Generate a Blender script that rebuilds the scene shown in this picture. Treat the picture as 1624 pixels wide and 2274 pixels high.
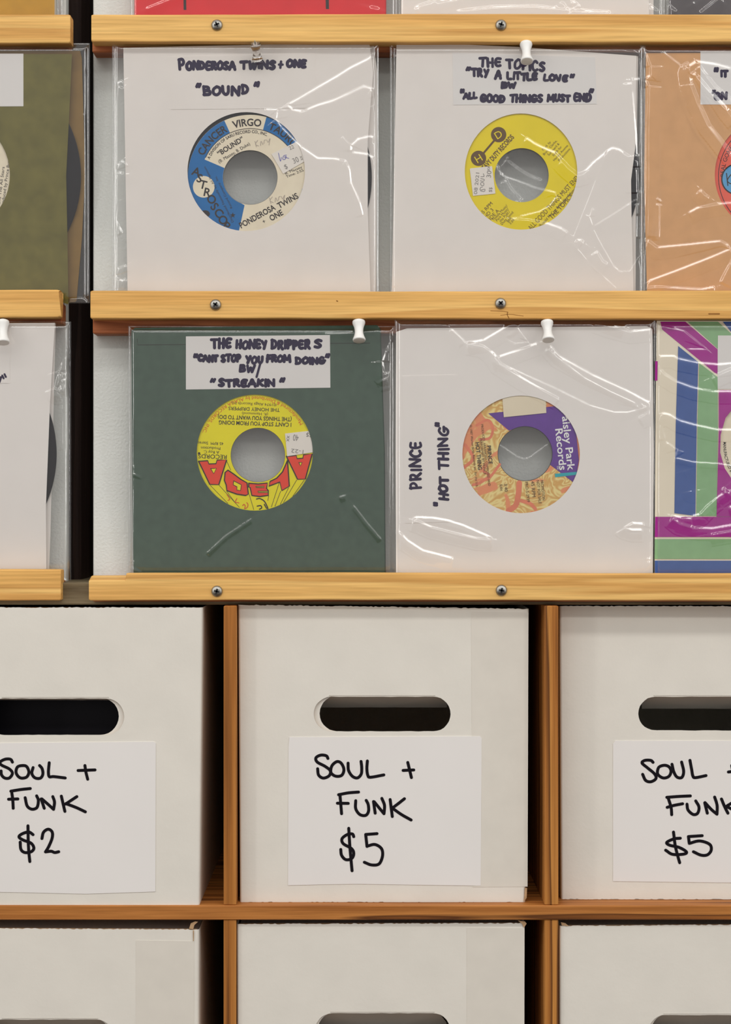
import bpy, math, random
import numpy as np
from mathutils import Vector

for o in list(bpy.data.objects):
    bpy.data.objects.remove(o, do_unlink=True)
SC = bpy.context.scene
COL = SC.collection

# ------------------------------------------------------------------ camera, light, exposure
D, S, ZC = 1.25, 0.00033, 1.30          # camera distance, metres per photo pixel on the plane y=0, eye height
cam_d = bpy.data.cameras.new('camera')
cam = bpy.data.objects.new('camera', cam_d)
COL.objects.link(cam)
cam.location = (0, -D, ZC)
cam.rotation_euler = (math.pi / 2, 0, 0)
cam_d.sensor_fit = 'VERTICAL'
cam_d.sensor_height = 36.0
cam_d.lens = 36.0 * D / (2274 * S)
cam_d.clip_start = 0.05
SC.camera = cam

SC.view_settings.view_transform = 'Standard'
SC.view_settings.look = 'None'
SC.view_settings.gamma = 1.0
SC.view_settings.use_curve_mapping = False
SC.view_settings.exposure = -0.45
SC.cycles.use_denoising = True
SC.cycles.transparent_max_bounces = 24
SC.cycles.caustics_reflective = False
SC.cycles.caustics_refractive = False
SC.cycles.max_bounces = 8

world = bpy.data.worlds.new('room_light')
SC.world = world
world.use_nodes = True
bgn = world.node_tree.nodes['Background']
bgn.inputs[0].default_value = (1.0, 0.975, 0.94, 1)
# a lit ceiling above, a dimmer room at eye level, a dark floor below
_nt = world.node_tree
_tc = _nt.nodes.new('ShaderNodeTexCoord')
_sx = _nt.nodes.new('ShaderNodeSeparateXYZ')
_rp = _nt.nodes.new('ShaderNodeValToRGB')
_mr = _nt.nodes.new('ShaderNodeMapRange')
_mr.inputs[1].default_value, _mr.inputs[2].default_value = -1, 1
_nt.links.new(_tc.outputs['Generated'], _sx.inputs[0])
_nt.links.new(_sx.outputs['Z'], _mr.inputs[0])
_nt.links.new(_mr.outputs[0], _rp.inputs['Fac'])
for _p, _v in ((0, .24), (.46, .24), (.54, .40), (.68, .82), (1, .95)):
    _e = _rp.color_ramp.elements[0] if _p == 0 else (_rp.color_ramp.elements[1] if _p == 1 else _rp.color_ramp.elements.new(_p))
    _e.position, _e.color = _p, (_v, _v * .975, _v * .94, 1)
_nt.links.new(_rp.outputs['Color'], bgn.inputs[0])
bgn.inputs[1].default_value = 1.0

def area_light(name, loc, target, sx, sy, energy, color):
    d = bpy.data.lights.new(name, 'AREA')
    d.shape = 'RECTANGLE'
    d.size, d.size_y, d.energy, d.color = sx, sy, energy, color
    o = bpy.data.objects.new(name, d)
    COL.objects.link(o)
    o.location = loc
    v = Vector(target) - Vector(loc)
    o.rotation_euler = v.to_track_quat('-Z', 'Y').to_euler()
    return o
WARM = (1.0, 0.975, 0.935)
# two long rows of ceiling fluorescent tubes parallel to the wall
area_light('ceiling_tube_row', (0, -1.12, 2.75), (0, -0.9, 0), 7.0, 0.20, 43, WARM)
area_light('ceiling_tube_row', (0, -2.16, 2.75), (0, -1.6, 0), 7.0, 0.20, 43, WARM)
# added side lights, left and right, so upright creases in the film glint
area_light('added_side_light', (-2.6, -1.7, 1.75), (0, 0, 1.4), 0.2, 1.6, 13, WARM)
area_light('added_side_light', (2.6, -1.7, 1.75), (0, 0, 1.4), 0.2, 1.6, 13, WARM)

# ------------------------------------------------------------------ helpers
def lin(r, g, b, gain=0.81):
    out = []
    for c in (r, g, b):
        c /= 255.0
        c = c / 12.92 if c <= 0.04045 else ((c + 0.055) / 1.055) ** 2.4
        out.append(min(0.92, c / gain))
    return (*out, 1)

class Plane:
    """Leaning plane y = y0 + m*(z - z0); at() turns photo pixels into points on it."""
    def __init__(self, y0, m=0.0, z0=0.0):
        self.y0, self.m, self.z0 = y0, m, z0
    def at(self, px, py, off=0.0):
        a = (np.asarray(px, float) - 812) * S / D
        b = (1137 - np.asarray(py, float)) * S / D
        t = (D + self.y0 + off + self.m * (ZC - self.z0)) / (1 - self.m * b)
        return np.stack([a * t, -D + t, ZC + b * t], -1)

def lean(py_bottom, y_bottom, py_top, y_top):
    zb = ZC + (1137 - py_bottom) * S * (D + y_bottom) / D
    zt = ZC + (1137 - py_top) * S * (D + y_top) / D
    return Plane(y_bottom, (y_top - y_bottom) / (zt - zb), zb)

class MB:
    """Collects geometry, links it as one mesh object."""
    def __init__(self):
        self.v, self.f, self.m, self.n = [], [], [], 0
    def add(self, verts, faces, mat=0):
        verts = np.asarray(verts, float).reshape(-1, 3)
        self.v.append(verts)
        for f in faces:
            self.f.append([i + self.n for i in f])
            self.m.append(mat)
        self.n += len(verts)
    def box(self, x0, x1, y0, y1, z0, z1, mat=0, bev=0.0):
        if bev <= 0:
            v = [(x, y, z) for x in (x0, x1) for y in (y0, y1) for z in (z0, z1)]
            self.add(v, [(0, 1, 3, 2), (4, 6, 7, 5), (0, 4, 5, 1), (2, 3, 7, 6), (0, 2, 6, 4), (1, 5, 7, 3)], mat)
            return
        pts = []
        for sx, X in ((1, x0), (-1, x1)):
            for sy, Y in ((1, y0), (-1, y1)):
                for sz, Z in ((1, z0), (-1, z1)):
                    pts += [(X, Y + sy * bev, Z + sz * bev), (X + sx * bev, Y, Z + sz * bev), (X + sx * bev, Y + sy * bev, Z)]
        import bmesh
        bm = bmesh.new()
        for p in pts:
            bm.verts.new(p)
        bmesh.ops.convex_hull(bm, input=list(bm.verts))
        bm.verts.index_update()
        self.add([v.co[:] for v in bm.verts], [[v.index for v in f.verts] for f in bm.faces], mat)
        bm.free()
    def poly(self, face, pts, off, mat=0):
        """Flat filled polygon in photo pixels (star-shaped about its first or mean point not needed: triangulated)."""
        from mathutils.geometry import tessellate_polygon
        P = [Vector((p[0], -p[1], 0)) for p in pts]
        tris = tessellate_polygon([P])
        self.add(face.at([p[0] for p in pts], [p[1] for p in pts], off), [tuple(t) for t in tris], mat)
    def ring(self, face, outer, hole, c, off, mat=0, rings=1):
        """Sheet between outer polygon and hole polygon, both star-shaped about c. Returns hole rim pixels."""
        def hit(poly, ang):
            dx, dy = math.cos(ang), math.sin(ang)
            best = 0
            n = len(poly)
            for i in range(n):
                x1, y1 = poly[i][0] - c[0], poly[i][1] - c[1]
                x2, y2 = poly[(i + 1) % n][0] - c[0], poly[(i + 1) % n][1] - c[1]
                ex, ey = x2 - x1, y2 - y1
                den = dx * ey - dy * ex
                if abs(den) < 1e-9:
                    continue
                t = (x1 * ey - y1 * ex) / den
                u = (x1 * dy - y1 * dx) / den
                if t > best and -1e-6 <= u <= 1 + 1e-6:
                    best = t
            return best
        angs = sorted(set([round(math.atan2(p[1] - c[1], p[0] - c[0]), 5) for p in list(outer) + list(hole)]))
        ro = [hit(outer, a) for a in angs]
        ri = [hit(hole, a) for a in angs]
        pts = []
        for k in range(rings + 1):
            t = k / rings
            for a, r0, r1 in zip(angs, ri, ro):
                r = r0 + (r1 - r0) * t
                pts.append((c[0] + r * math.cos(a), c[1] + r * math.sin(a)))
        n = len(angs)
        faces = [(k * n + i, k * n + (i + 1) % n, (k + 1) * n + (i + 1) % n, (k + 1) * n + i) for k in range(rings) for i in range(n)]
        self.add(face.at([p[0] for p in pts], [p[1] for p in pts], off), faces, mat)
        return pts[:n]
    def rim(self, face, pts, off0, off1, mat=0, closed=True):
        n = len(pts)
        px, py = [p[0] for p in pts], [p[1] for p in pts]
        v = np.concatenate([face.at(px, py, off0), face.at(px, py, off1)])
        self.add(v, [(i, (i + 1) % n, n + (i + 1) % n, n + i) for i in range(n if closed else n - 1)], mat)
    def lathe(self, prof, p0, axis, seg=28, mat=0, smooth=True):
        ax = Vector(axis).normalized()
        q = Vector((0, 0, 1)).rotation_difference(ax)
        v = []
        for r, h in prof:
            for k in range(seg):
                a = 2 * math.pi * k / seg
                v.append(Vector(p0) + q @ Vector((r * math.cos(a), r * math.sin(a), h)))
        f = [(j * seg + k, j * seg + (k + 1) % seg, (j + 1) * seg + (k + 1) % seg, (j + 1) * seg + k) for j in range(len(prof) - 1) for k in range(seg)]
        f.append(tuple(range(seg - 1, -1, -1)))
        f.append(tuple((len(prof) - 1) * seg + k for k in range(seg)))
        self.add([tuple(x) for x in v], f, mat)
    def stroke(self, face, pts, w, off, mat=0, smooth=True, caps=True):
        P = [np.array(p, float) for p in pts]
        if smooth and len(P) > 2:
            Q = []
            ext = [2 * P[0] - P[1]] + P + [2 * P[-1] - P[-2]]
            if np.hypot(*(P[0] - P[-1])) < 1e-6:
                ext[0], ext[-1] = P[-2], P[1]
            for i in range(1, len(ext) - 2):
                a, b, c, d = ext[i - 1], ext[i], ext[i + 1], ext[i + 2]
                for t in np.linspace(0, 1, 6, endpoint=False):
                    Q.append(0.5 * ((2 * b) + (c - a) * t + (2 * a - 5 * b + 4 * c - d) * t * t + (-a + 3 * b - 3 * c + d) * t ** 3))
            Q.append(P[-1])
            P = Q
        n = len(P)
        L, R = [], []
        for i in range(n):
            t = P[min(i + 1, n - 1)] - P[max(i - 1, 0)]
            t = t / (np.hypot(*t) + 1e-9)
            nn = np.array([-t[1], t[0]]) * w / 2
            L.append(P[i] + nn)
            R.append(P[i] - nn)
        pts2 = L + R
        self.k = getattr(self, 'k', 0) + 1
        off -= 2.5e-6 * (self.k % 60)
        self.add(face.at([p[0] for p in pts2], [p[1] for p in pts2], off), [(i, i + 1, n + i + 1, n + i) for i in range(n - 1)], mat)
        if caps:
            for c in (P[0], P[-1]):
                off -= 8e-7
                a = np.linspace(0, 2 * math.pi, 12, endpoint=False)
                self.add(face.at(c[0] + np.cos(a) * w / 2, c[1] + np.sin(a) * w / 2, off), [tuple(range(12))], mat)
    def build(self, name, mats, parent=None, origin=None, smooth=False):
        v = np.concatenate(self.v)
        if parent is not None:
            origin = ORIG[parent.name]
        elif origin is None:
            lo, hi = v.min(0), v.max(0)
            origin = np.array([(lo[0] + hi[0]) / 2, (lo[1] + hi[1]) / 2, lo[2]])
        origin = np.asarray(origin, float)
        me = bpy.data.meshes.new(name)
        me.from_pydata((v - origin).tolist(), [], self.f)
        mats = mats if isinstance(mats, (list, tuple)) else [mats]
        for m in mats:
            me.materials.append(m)
        if len(mats) > 1:
            me.polygons.foreach_set('material_index', self.m)
        if smooth:
            me.polygons.foreach_set('use_smooth', [True] * len(me.polygons))
        me.update()
        o = bpy.data.objects.new(name, me)
        COL.objects.link(o)
        if parent is not None:
            o.parent = parent
        else:
            o.location = origin
        ORIG[o.name] = origin
        return o
ORIG = {}

def empty(name, loc):
    o = bpy.data.objects.new(name, None)
    o.empty_display_size = 0.02
    COL.objects.link(o)
    o.location = loc
    ORIG[o.name] = np.asarray(loc, float)
    return o

def tag(o, label, cat, group=None):
    o['label'] = label
    o['category'] = cat
    if group:
        o['group'] = group
    return o

def structure(o, label=None, cat=None):
    o['kind'] = 'structure'
    if label:
        o['label'] = label
        o['category'] = cat
    return o

# ------------------------------------------------------------------ text
_font_cache = {}
def glyphs(s, bold=0.0):
    key = (s, bold)
    if key not in _font_cache:
        c = bpy.data.curves.new('type', 'FONT')
        c.body = s
        c.size = 1.0
        c.resolution_u = 3
        c.offset = bold
        c.space_character = 1.0
        o = bpy.data.objects.new('type', c)
        me = o.to_mesh()
        v = np.zeros(len(me.vertices) * 3)
        me.vertices.foreach_get('co', v)
        v = v.reshape(-1, 3)[:, :2].copy()
        f = [tuple(p.vertices) for p in me.polygons]
        o.to_mesh_clear()
        bpy.data.objects.remove(o)
        bpy.data.curves.remove(c)
        _font_cache[key] = (v, f)
    return _font_cache[key]
CAP = None
def cap():
    global CAP
    if CAP is None:
        v, _ = glyphs('H')
        CAP = (v[:, 1].max(), v[:, 1].min())
    return CAP[0]

def text(mb, face, s, cx, cy, h, rot, off, mat=0, width=None, align='c', bold=0.0):
    """Straight text: cx,cy photo pixels of the centre (or left end) of the line, cap height h px, rot degrees counter-clockwise."""
    v, f = glyphs(s, bold)
    if not len(v):
        return
    k = h / cap()
    x0, x1 = v[:, 0].min(), v[:, 0].max()
    kx = k if width is None else width / max(1e-6, x1 - x0)
    x = (v[:, 0] - (x0 if align == 'l' else (x0 + x1) / 2)) * kx
    y = v[:, 1] * k - h / 2
    a = math.radians(rot)
    X = cx + x * math.cos(a) - y * math.sin(a)
    Y = cy - (x * math.sin(a) + y * math.cos(a))
    mb.add(face.at(X, Y, off), f, mat)

def arc_text(mb, face, s, cx, cy, r, a_mid, span, h, off, mat=0, inward=False, bold=0.0):
    """Text along a circle; a_mid degrees counter-clockwise from +x, span degrees covered. r = radius of the middle of the caps."""
    v, f = glyphs(s, bold)
    x0, x1 = v[:, 0].min(), v[:, 0].max()
    u = (v[:, 0] - (x0 + x1) / 2) / (x1 - x0)
    y = v[:, 1] * h / cap() - h / 2
    if inward:
        ang = np.radians(a_mid + u * span)
        rr = r - y
    else:
        ang = np.radians(a_mid - u * span)
        rr = r + y
    mb.add(face.at(cx + rr * np.cos(ang), cy - rr * np.sin(ang), off), f, mat)

def arc(cx, cy, r, a0, a1, n=24):
    return [(cx + r * math.cos(math.radians(a0 + (a1 - a0) * i / n)), cy - r * math.sin(math.radians(a0 + (a1 - a0) * i / n))) for i in range(n + 1)]
def circle(cx, cy, r, n=72, ry=None):
    ry = ry or r
    return [(cx + r * math.cos(2 * math.pi * i / n), cy + ry * math.sin(2 * math.pi * i / n)) for i in range(n)]

HAND = {
 'A': (1.0, [[(0, 0), (.25, .5), (.5, 1), (.75, .5), (.95, 0)], [(.15, .38), (.85, .4)]]),
 'B': (.85, [[(.08, 1), (.1, 0)], [(.05, .98), (.6, .95), (.7, .72), (.15, .52)], [(.15, .52), (.8, .45), (.8, .1), (.08, 0)]]),
 'C': (.85, [[(.85, .85), (.5, 1), (.1, .7), (.1, .25), (.45, 0), (.85, .12)]]),
 'D': (.9, [[(.1, 1), (.1, 0)], [(.05, .98), (.6, .9), (.85, .5), (.6, .1), (.05, 0)]]),
 'E': (.8, [[(.8, .95), (.3, .98), (.08, .7), (.1, .25), (.35, 0), (.8, .06)], [(.15, .5), (.7, .52)]]),
 'F': (.75, [[(.1, .97), (.85, 1)], [(.15, 1), (.15, 0)], [(.1, .5), (.7, .52)]]),
 'G': (.95, [[(.8, .9), (.45, 1), (.08, .6), (.15, .12), (.55, 0), (.85, .2), (.85, .45)], [(.5, .45), (1, .45)]]),
 'H': (.85, [[(.1, 1), (.1, 0)], [(.85, 1), (.8, 0)], [(.1, .5), (.85, .5)]]),
 'I': (.3, [[(.5, 1), (.5, 0)]]),
 'K': (.85, [[(.1, 1), (.12, 0)], [(.8, .95), (.15, .45)], [(.2, .5), (.9, 0)]]),
 'L': (.75, [[(.12, 1), (.1, .05), (.85, .03)]]),
 'M': (1.15, [[(.05, 0), (.12, 1)], [(.12, 1), (.5, .3), (.85, 1)], [(.85, 1), (.95, 0)]]),
 'N': (.95, [[(.08, 0), (.1, 1)], [(.1, 1), (.85, .03)], [(.85, .03), (.9, 1)]]),
 'O': (.95, [[(.5, 1), (.1, .65), (.15, .15), (.5, 0), (.88, .3), (.85, .8), (.5, 1)]]),
 'P': (.8, [[(.12, 1), (.15, 0)], [(.08, .95), (.6, 1), (.8, .72), (.55, .45), (.15, .42)]]),
 'R': (.85, [[(.12, 1), (.12, 0)], [(.08, .95), (.6, 1), (.72, .72), (.5, .5), (.15, .48)], [(.35, .48), (.88, 0)]]),
 'S': (.8, [[(.8, .9), (.45, 1), (.12, .78), (.45, .52), (.8, .25), (.5, 0), (.08, .1)]]),
 'T': (.85, [[(0, .97), (.95, 1)], [(.5, .98), (.48, 0)]]),
 'U': (.85, [[(.1, 1), (.12, .3), (.45, 0), (.8, .3), (.85, 1)]]),
 'V': (.85, [[(.05, 1), (.45, 0), (.85, 1)]]),
 'W': (1.15, [[(.05, 1), (.25, .03)], [(.25, .03), (.5, .7), (.7, .03)], [(.7, .03), (.95, 1)]]),
 'Y': (.85, [[(.08, 1), (.45, .5)], [(.85, 1), (.4, 0)]]),
 "'": (.25, [[(.5, 1.05), (.4, .75)]]),
 '/': (.45, [[(.9, 1), (.1, -.35)]]),
 '+': (.6, [[(.45, .85), (.45, .1)], [(.1, .48), (.85, .48)]]),
 '"': (.45, [[(.3, 1), (.15, .55)], [(.8, 1), (.65, .55)]]),
}
def hand(mb, face, word, x0, x1, ytop, ybot, w, off, mat=0, seed=1, vertical=False, drop=0.0):
    """Marker lettering filling a pixel box. vertical: reads upwards; x0..x1 is then the run (bottom y to top y), ytop/ybot the x of tops/baseline."""
    rnd = random.Random(seed)
    i_ = w * .2
    x0, x1 = (x0 + i_, x1 - i_) if x1 > x0 else (x0 - i_, x1 + i_)
    ytop, ybot = (ytop + i_, ybot - i_)
    ws = [HAND[c][0] for c in word]
    gap = 0.16
    tot = sum(ws) + gap * (len(word) - 1)
    sc = (x1 - x0) / tot
    x = 0
    for i, ch in enumerate(word):
        wd, strokes = HAND[ch]
        dy = rnd.uniform(-.08, .08)
        sy = rnd.uniform(.92, 1.05)
        sk = rnd.uniform(-.08, .12)
        dd = drop * x / tot
        for st in strokes:
            pts = []
            for (u, t) in st:
                t2 = t * sy + dy + rnd.uniform(-.025, .025)
                a = x0 + (x + u * wd + sk * t + rnd.uniform(-.02, .02)) * sc
                b = ybot + (ytop - ybot) * t2 + dd
                pts.append((b, a) if vertical else (a, b))
            mb.stroke(face, pts, w * rnd.uniform(1.0, 1.25), off, mat)
        x += wd + gap

# ------------------------------------------------------------------ materials
def mat(name):
    m = bpy.data.materials.new(name)
    m.use_nodes = True
    nt = m.node_tree
    b = nt.nodes['Principled BSDF']
    return m, nt, b
def plain(name, rgb, rough=0.6, mottle=0.04, scale=60, spec=0.3, bump=0.0, bscale=300, metallic=0.0):
    m, nt, b = mat(name)
    c = lin(*rgb)
    b.inputs['Roughness'].default_value = rough
    b.inputs['Specular IOR Level'].default_value = spec
    b.inputs['Metallic'].default_value = metallic
    tc = nt.nodes.new('ShaderNodeTexCoord')
    if mottle > 0:
        n = nt.nodes.new('ShaderNodeTexNoise')
        n.inputs['Scale'].default_value = scale
        n.inputs['Detail'].default_value = 5
        r = nt.nodes.new('ShaderNodeValToRGB')
        r.color_ramp.elements[0].position = 0.3
        r.color_ramp.elements[1].position = 0.7
        r.color_ramp.elements[0].color = tuple(x * (1 - mottle) for x in c[:3]) + (1,)
        r.color_ramp.elements[1].color = tuple(min(.95, x * (1 + mottle)) for x in c[:3]) + (1,)
        nt.links.new(tc.outputs['Object'], n.inputs['Vector'])
        nt.links.new(n.outputs['Fac'], r.inputs['Fac'])
        nt.links.new(r.outputs['Color'], b.inputs['Base Color'])
    else:
        b.inputs['Base Color'].default_value = c
    if bump > 0:
        n2 = nt.nodes.new('ShaderNodeTexNoise')
        n2.inputs['Scale'].default_value = bscale
        n2.inputs['Detail'].default_value = 4
        bp = nt.nodes.new('ShaderNodeBump')
        bp.inputs['Strength'].default_value = bump
        bp.inputs['Distance'].default_value = 0.001
        nt.links.new(tc.outputs['Object'], n2.inputs['Vector'])
        nt.links.new(n2.outputs['Fac'], bp.inputs['Height'])
        nt.links.new(bp.outputs['Normal'], b.inputs['Normal'])
    return m
def wood(name, axis, light, mid, dark, band=90, lines=0.5, stretch=14, rough=0.55, spec=0.25, seed=0.0):
    """Wood with the grain along axis 0/1/2."""
    m, nt, b = mat(name)
    N = nt.nodes.new
    tc = N('ShaderNodeTexCoord')
    mp = N('ShaderNodeMapping')
    sc = [1.0, 1.0, 1.0]
    sc[axis] = 1.0 / stretch
    mp.inputs['Scale'].default_value = sc
    mp.inputs['Location'].default_value = (seed, seed * 1.7, seed * .6)
    nt.links.new(tc.outputs['Object'], mp.inputs['Vector'])
    n1 = N('ShaderNodeTexNoise')
    n1.inputs['Scale'].default_value = band * .45
    n1.inputs['Detail'].default_value = 3
    n1.inputs['Distortion'].default_value = .12
    nt.links.new(mp.outputs['Vector'], n1.inputs['Vector'])
    mul = N('ShaderNodeMath')
    mul.operation = 'MULTIPLY'
    mul.inputs[1].default_value = 7.0
    nt.links.new(n1.outputs['Fac'], mul.inputs[0])
    fr = N('ShaderNodeMath')
    fr.operation = 'FRACT'
    nt.links.new(mul.outputs[0], fr.inputs[0])
    r1 = N('ShaderNodeValToRGB')
    e = r1.color_ramp.elements
    e[0].position, e[0].color = 0.0, lin(*light)
    e[1].position, e[1].color = 0.55, lin(*mid)
    k = r1.color_ramp.elements.new(.88)
    k.color = tuple(np.array(lin(*mid)) * (1 - lines) + np.array(lin(*dark)) * lines)
    k2 = r1.color_ramp.elements.new(1.0)
    k2.color = lin(*light)
    nt.links.new(fr.outputs[0], r1.inputs['Fac'])
    n2 = N('ShaderNodeTexNoise')
    n2.inputs['Scale'].default_value = band * 9
    n2.inputs['Detail'].default_value = 6
    nt.links.new(mp.outputs['Vector'], n2.inputs['Vector'])
    r2 = N('ShaderNodeValToRGB')
    r2.color_ramp.elements[0].position, r2.color_ramp.elements[0].color = .3, (.80, .77, .72, 1)
    r2.color_ramp.elements[1].position, r2.color_ramp.elements[1].color = .65, (1.06, 1.06, 1.06, 1)
    nt.links.new(n2.outputs['Fac'], r2.inputs['Fac'])
    mx = N('ShaderNodeMix')
    mx.data_type = 'RGBA'
    mx.blend_type = 'MULTIPLY'
    mx.inputs[0].default_value = 1.0
    nt.links.new(r1.outputs['Color'], mx.inputs[6])
    nt.links.new(r2.outputs['Color'], mx.inputs[7])
    nt.links.new(mx.outputs[2], b.inputs['Base Color'])
    b.inputs['Roughness'].default_value = rough
    b.inputs['Specular IOR Level'].default_value = spec
    bp = N('ShaderNodeBump')
    bp.inputs['Strength'].default_value = .25
    bp.inputs['Distance'].default_value = .0006
    nt.links.new(n2.outputs['Fac'], bp.inputs['Height'])
    nt.links.new(bp.outputs['Normal'], b.inputs['Normal'])
    return m

def film_material():
    m = bpy.data.materials.new('clear_film')
    m.use_nodes = True
    nt = m.node_tree
    nt.nodes.clear()
    N = nt.nodes.new
    out = N('ShaderNodeOutputMaterial')
    tr = N('ShaderNodeBsdfTransparent')
    tr.inputs[0].default_value = (.995, .995, .995, 1)
    g1 = N('ShaderNodeBsdfGlossy')
    g1.inputs['Roughness'].default_value = .085
    g2 = N('ShaderNodeBsdfGlossy')
    g2.inputs['Roughness'].default_value = .30
    lw = N('ShaderNodeLayerWeight')
    lw.inputs['Blend'].default_value = .5
    pw = N('ShaderNodeMath')
    pw.operation = 'POWER'
    pw.inputs[1].default_value = 4.0
    nt.links.new(lw.outputs['Facing'], pw.inputs[0])
    m1 = N('ShaderNodeMixShader')
    m1.inputs[0].default_value = .22
    nt.links.new(g1.outputs[0], m1.inputs[1])
    nt.links.new(g2.outputs[0], m1.inputs[2])
    k = N('ShaderNodeMath')
    k.operation = 'MULTIPLY_ADD'
    k.inputs[1].default_value = .45
    k.inputs[2].default_value = .125
    k.use_clamp = True
    nt.links.new(pw.outputs[0], k.inputs[0])
    m2 = N('ShaderNodeMixShader')
    nt.links.new(k.outputs[0], m2.inputs[0])
    nt.links.new(tr.outputs[0], m2.inputs[1])
    nt.links.new(m1.outputs[0], m2.inputs[2])
    nt.links.new(m2.outputs[0], out.inputs[0])
    return m

M = {}
M['film'] = film_material()
M['slat'] = wood('pine_slat', 0, (226, 182, 112), (214, 166, 96), (176, 122, 62), band=60, lines=.35, stretch=34, seed=2.3)
M['rail'] = wood('cedar_rail', 0, (178, 112, 72), (158, 94, 60), (120, 66, 40), band=60, lines=.5, stretch=12, seed=5.1)
M['cab_v'] = wood('fir_upright', 2, (186, 128, 64), (160, 102, 46), (74, 40, 16), band=90, lines=.85, stretch=45, seed=1.1)
M['cab_h'] = wood('fir_shelf', 0, (178, 118, 60), (150, 92, 42), (70, 38, 16), band=90, lines=.85, stretch=32, seed=3.7)
M['splinter'] = plain('splintered_wood', (140, 96, 50), .8, .1, 200, .1)
M['cab_grey'] = wood('weathered_board', 0, (128, 116, 92), (112, 100, 78), (80, 70, 52), band=70, lines=.5, stretch=12)
M['board'] = plain('painted_board', (204, 206, 202), .55, .03, 25, .3, .5, 500)
M['dark_post'] = wood('dark_post', 2, (58, 42, 36), (48, 34, 30), (24, 16, 14), band=70, stretch=16)
M['wall'] = plain('dark_wall', (40, 34, 30), .9, .1, 20)
M['floorm'] = wood('floor_boards', 0, (92, 72, 54), (80, 62, 46), (50, 38, 28), band=12, stretch=10)
M['card'] = plain('white_card', (210, 206, 198), .75, .025, 30, .15, .12, 250)
M['card_in'] = plain('card_liner', (196, 186, 172), .8, .04, 40, .15)
M['kraft'] = plain('torn_card_edge', (170, 140, 108), .9, .25, 220, .1)
M['sheet'] = plain('label_paper', (216, 213, 211), .6, .01, 20, .2)
M['tape'] = plain('old_tape', (206, 201, 192), .4, .025, 60, .3, .1, 90)
M['ink'] = plain('black_marker', (22, 19, 24), .8, .0, 10, .08)
M['ink_blue'] = plain('violet_black_marker', (34, 22, 58), .8, .12, 160, .08)
M['paper_white'] = plain('white_paper', (222, 216, 211), .7, .02, 40, .15, .1, 120)
M['paper_cool'] = plain('smooth_white_paper', (226, 219, 215), .7, .015, 30, .15)
M['paper_green'] = plain('green_paper', (68, 86, 75), .75, .09, 160, .15)
M['paper_olive'] = plain('olive_paper', (103, 97, 48), .8, .16, 90, .12)
M['paper_olive_in'] = plain('brown_lining', (124, 98, 56), .8, .08, 120, .12)
M['paper_brown'] = plain('kraft_paper', (206, 156, 108), .8, .05, 90, .12)
M['paper_cream'] = plain('cream_paper', (224, 214, 194), .75, .02, 40, .12)
M['paper_red'] = plain('red_paper', (206, 36, 44), .7, .04, 60, .15)
M['paper_ochre'] = plain('ochre_paper', (186, 138, 28), .75, .08, 90, .15)
M['paper_dark'] = plain('charcoal_paper', (78, 74, 78), .6, .08, 60, .2)
M['blue'] = plain('blue_print', (66, 92, 152), .7, .05, 160, .12)
M['green'] = plain('green_print', (132, 172, 128), .7, .04, 160, .12)
M['purple'] = plain('magenta_print', (158, 44, 138), .7, .05, 160, .12)
M['pink'] = plain('pink_print', (206, 66, 130), .7, .05, 160, .12)
M['vinyl'] = plain('black_vinyl', (16, 13, 21), .5, .0, 10, .2)
M['lab_cream'] = plain('cream_label', (226, 212, 188), .6, .05, 90, .2)
M['lab_blue'] = plain('blue_label', (0, 98, 162), .6, .06, 120, .2)
M['lab_yellow'] = plain('yellow_label', (244, 202, 10), .6, .03, 60, .2)
M['lab_lemon'] = plain('lemon_label', (246, 212, 8), .6, .03, 60, .2)
M['lab_red'] = plain('red_label', (236, 92, 74), .6, .05, 60, .2)
M['lab_sky'] = plain('sky_label', (84, 152, 200), .6, .05, 60, .2)
M['lab_purple'] = plain('purple_label', (94, 56, 140), .6, .1, 160, .2)
M['lab_teal'] = plain('teal_label', (44, 160, 170), .6, .05, 60, .2)
M['letter_red'] = plain('red_letter', (222, 62, 40), .6, .04, 60, .2)
M['letter_dark'] = plain('dark_print', (36, 27, 29), .6, .0)
M['letter_brown'] = plain('brown_print', (92, 66, 30), .6, .0)
M['letter_orange'] = plain('orange_print', (206, 84, 24), .6, .0)
M['letter_white'] = plain('white_print', (236, 230, 232), .6, .0)
M['letter_grey'] = plain('grey_print', (128, 124, 122), .6, .0)
M['pencil'] = plain('pencil_mark', (168, 156, 144), .6, .0)
M['pen_blue'] = plain('blue_pen', (92, 92, 170), .6, .0)
M['sticker'] = plain('price_sticker', (222, 216, 208), .6, .02, 60, .2)
M['sticker_cream'] = plain('cream_sticker', (216, 204, 180), .6, .02, 60, .2)
M['pin_white'] = plain('white_plastic', (238, 228, 222), .3, .0, 10, .5)
M['steel'] = plain('screw_steel', (150, 148, 142), .38, .1, 400, .5, 0, 10, 1.0)
M['socket'] = plain('screw_recess', (34, 34, 36), .5, .0)

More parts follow.
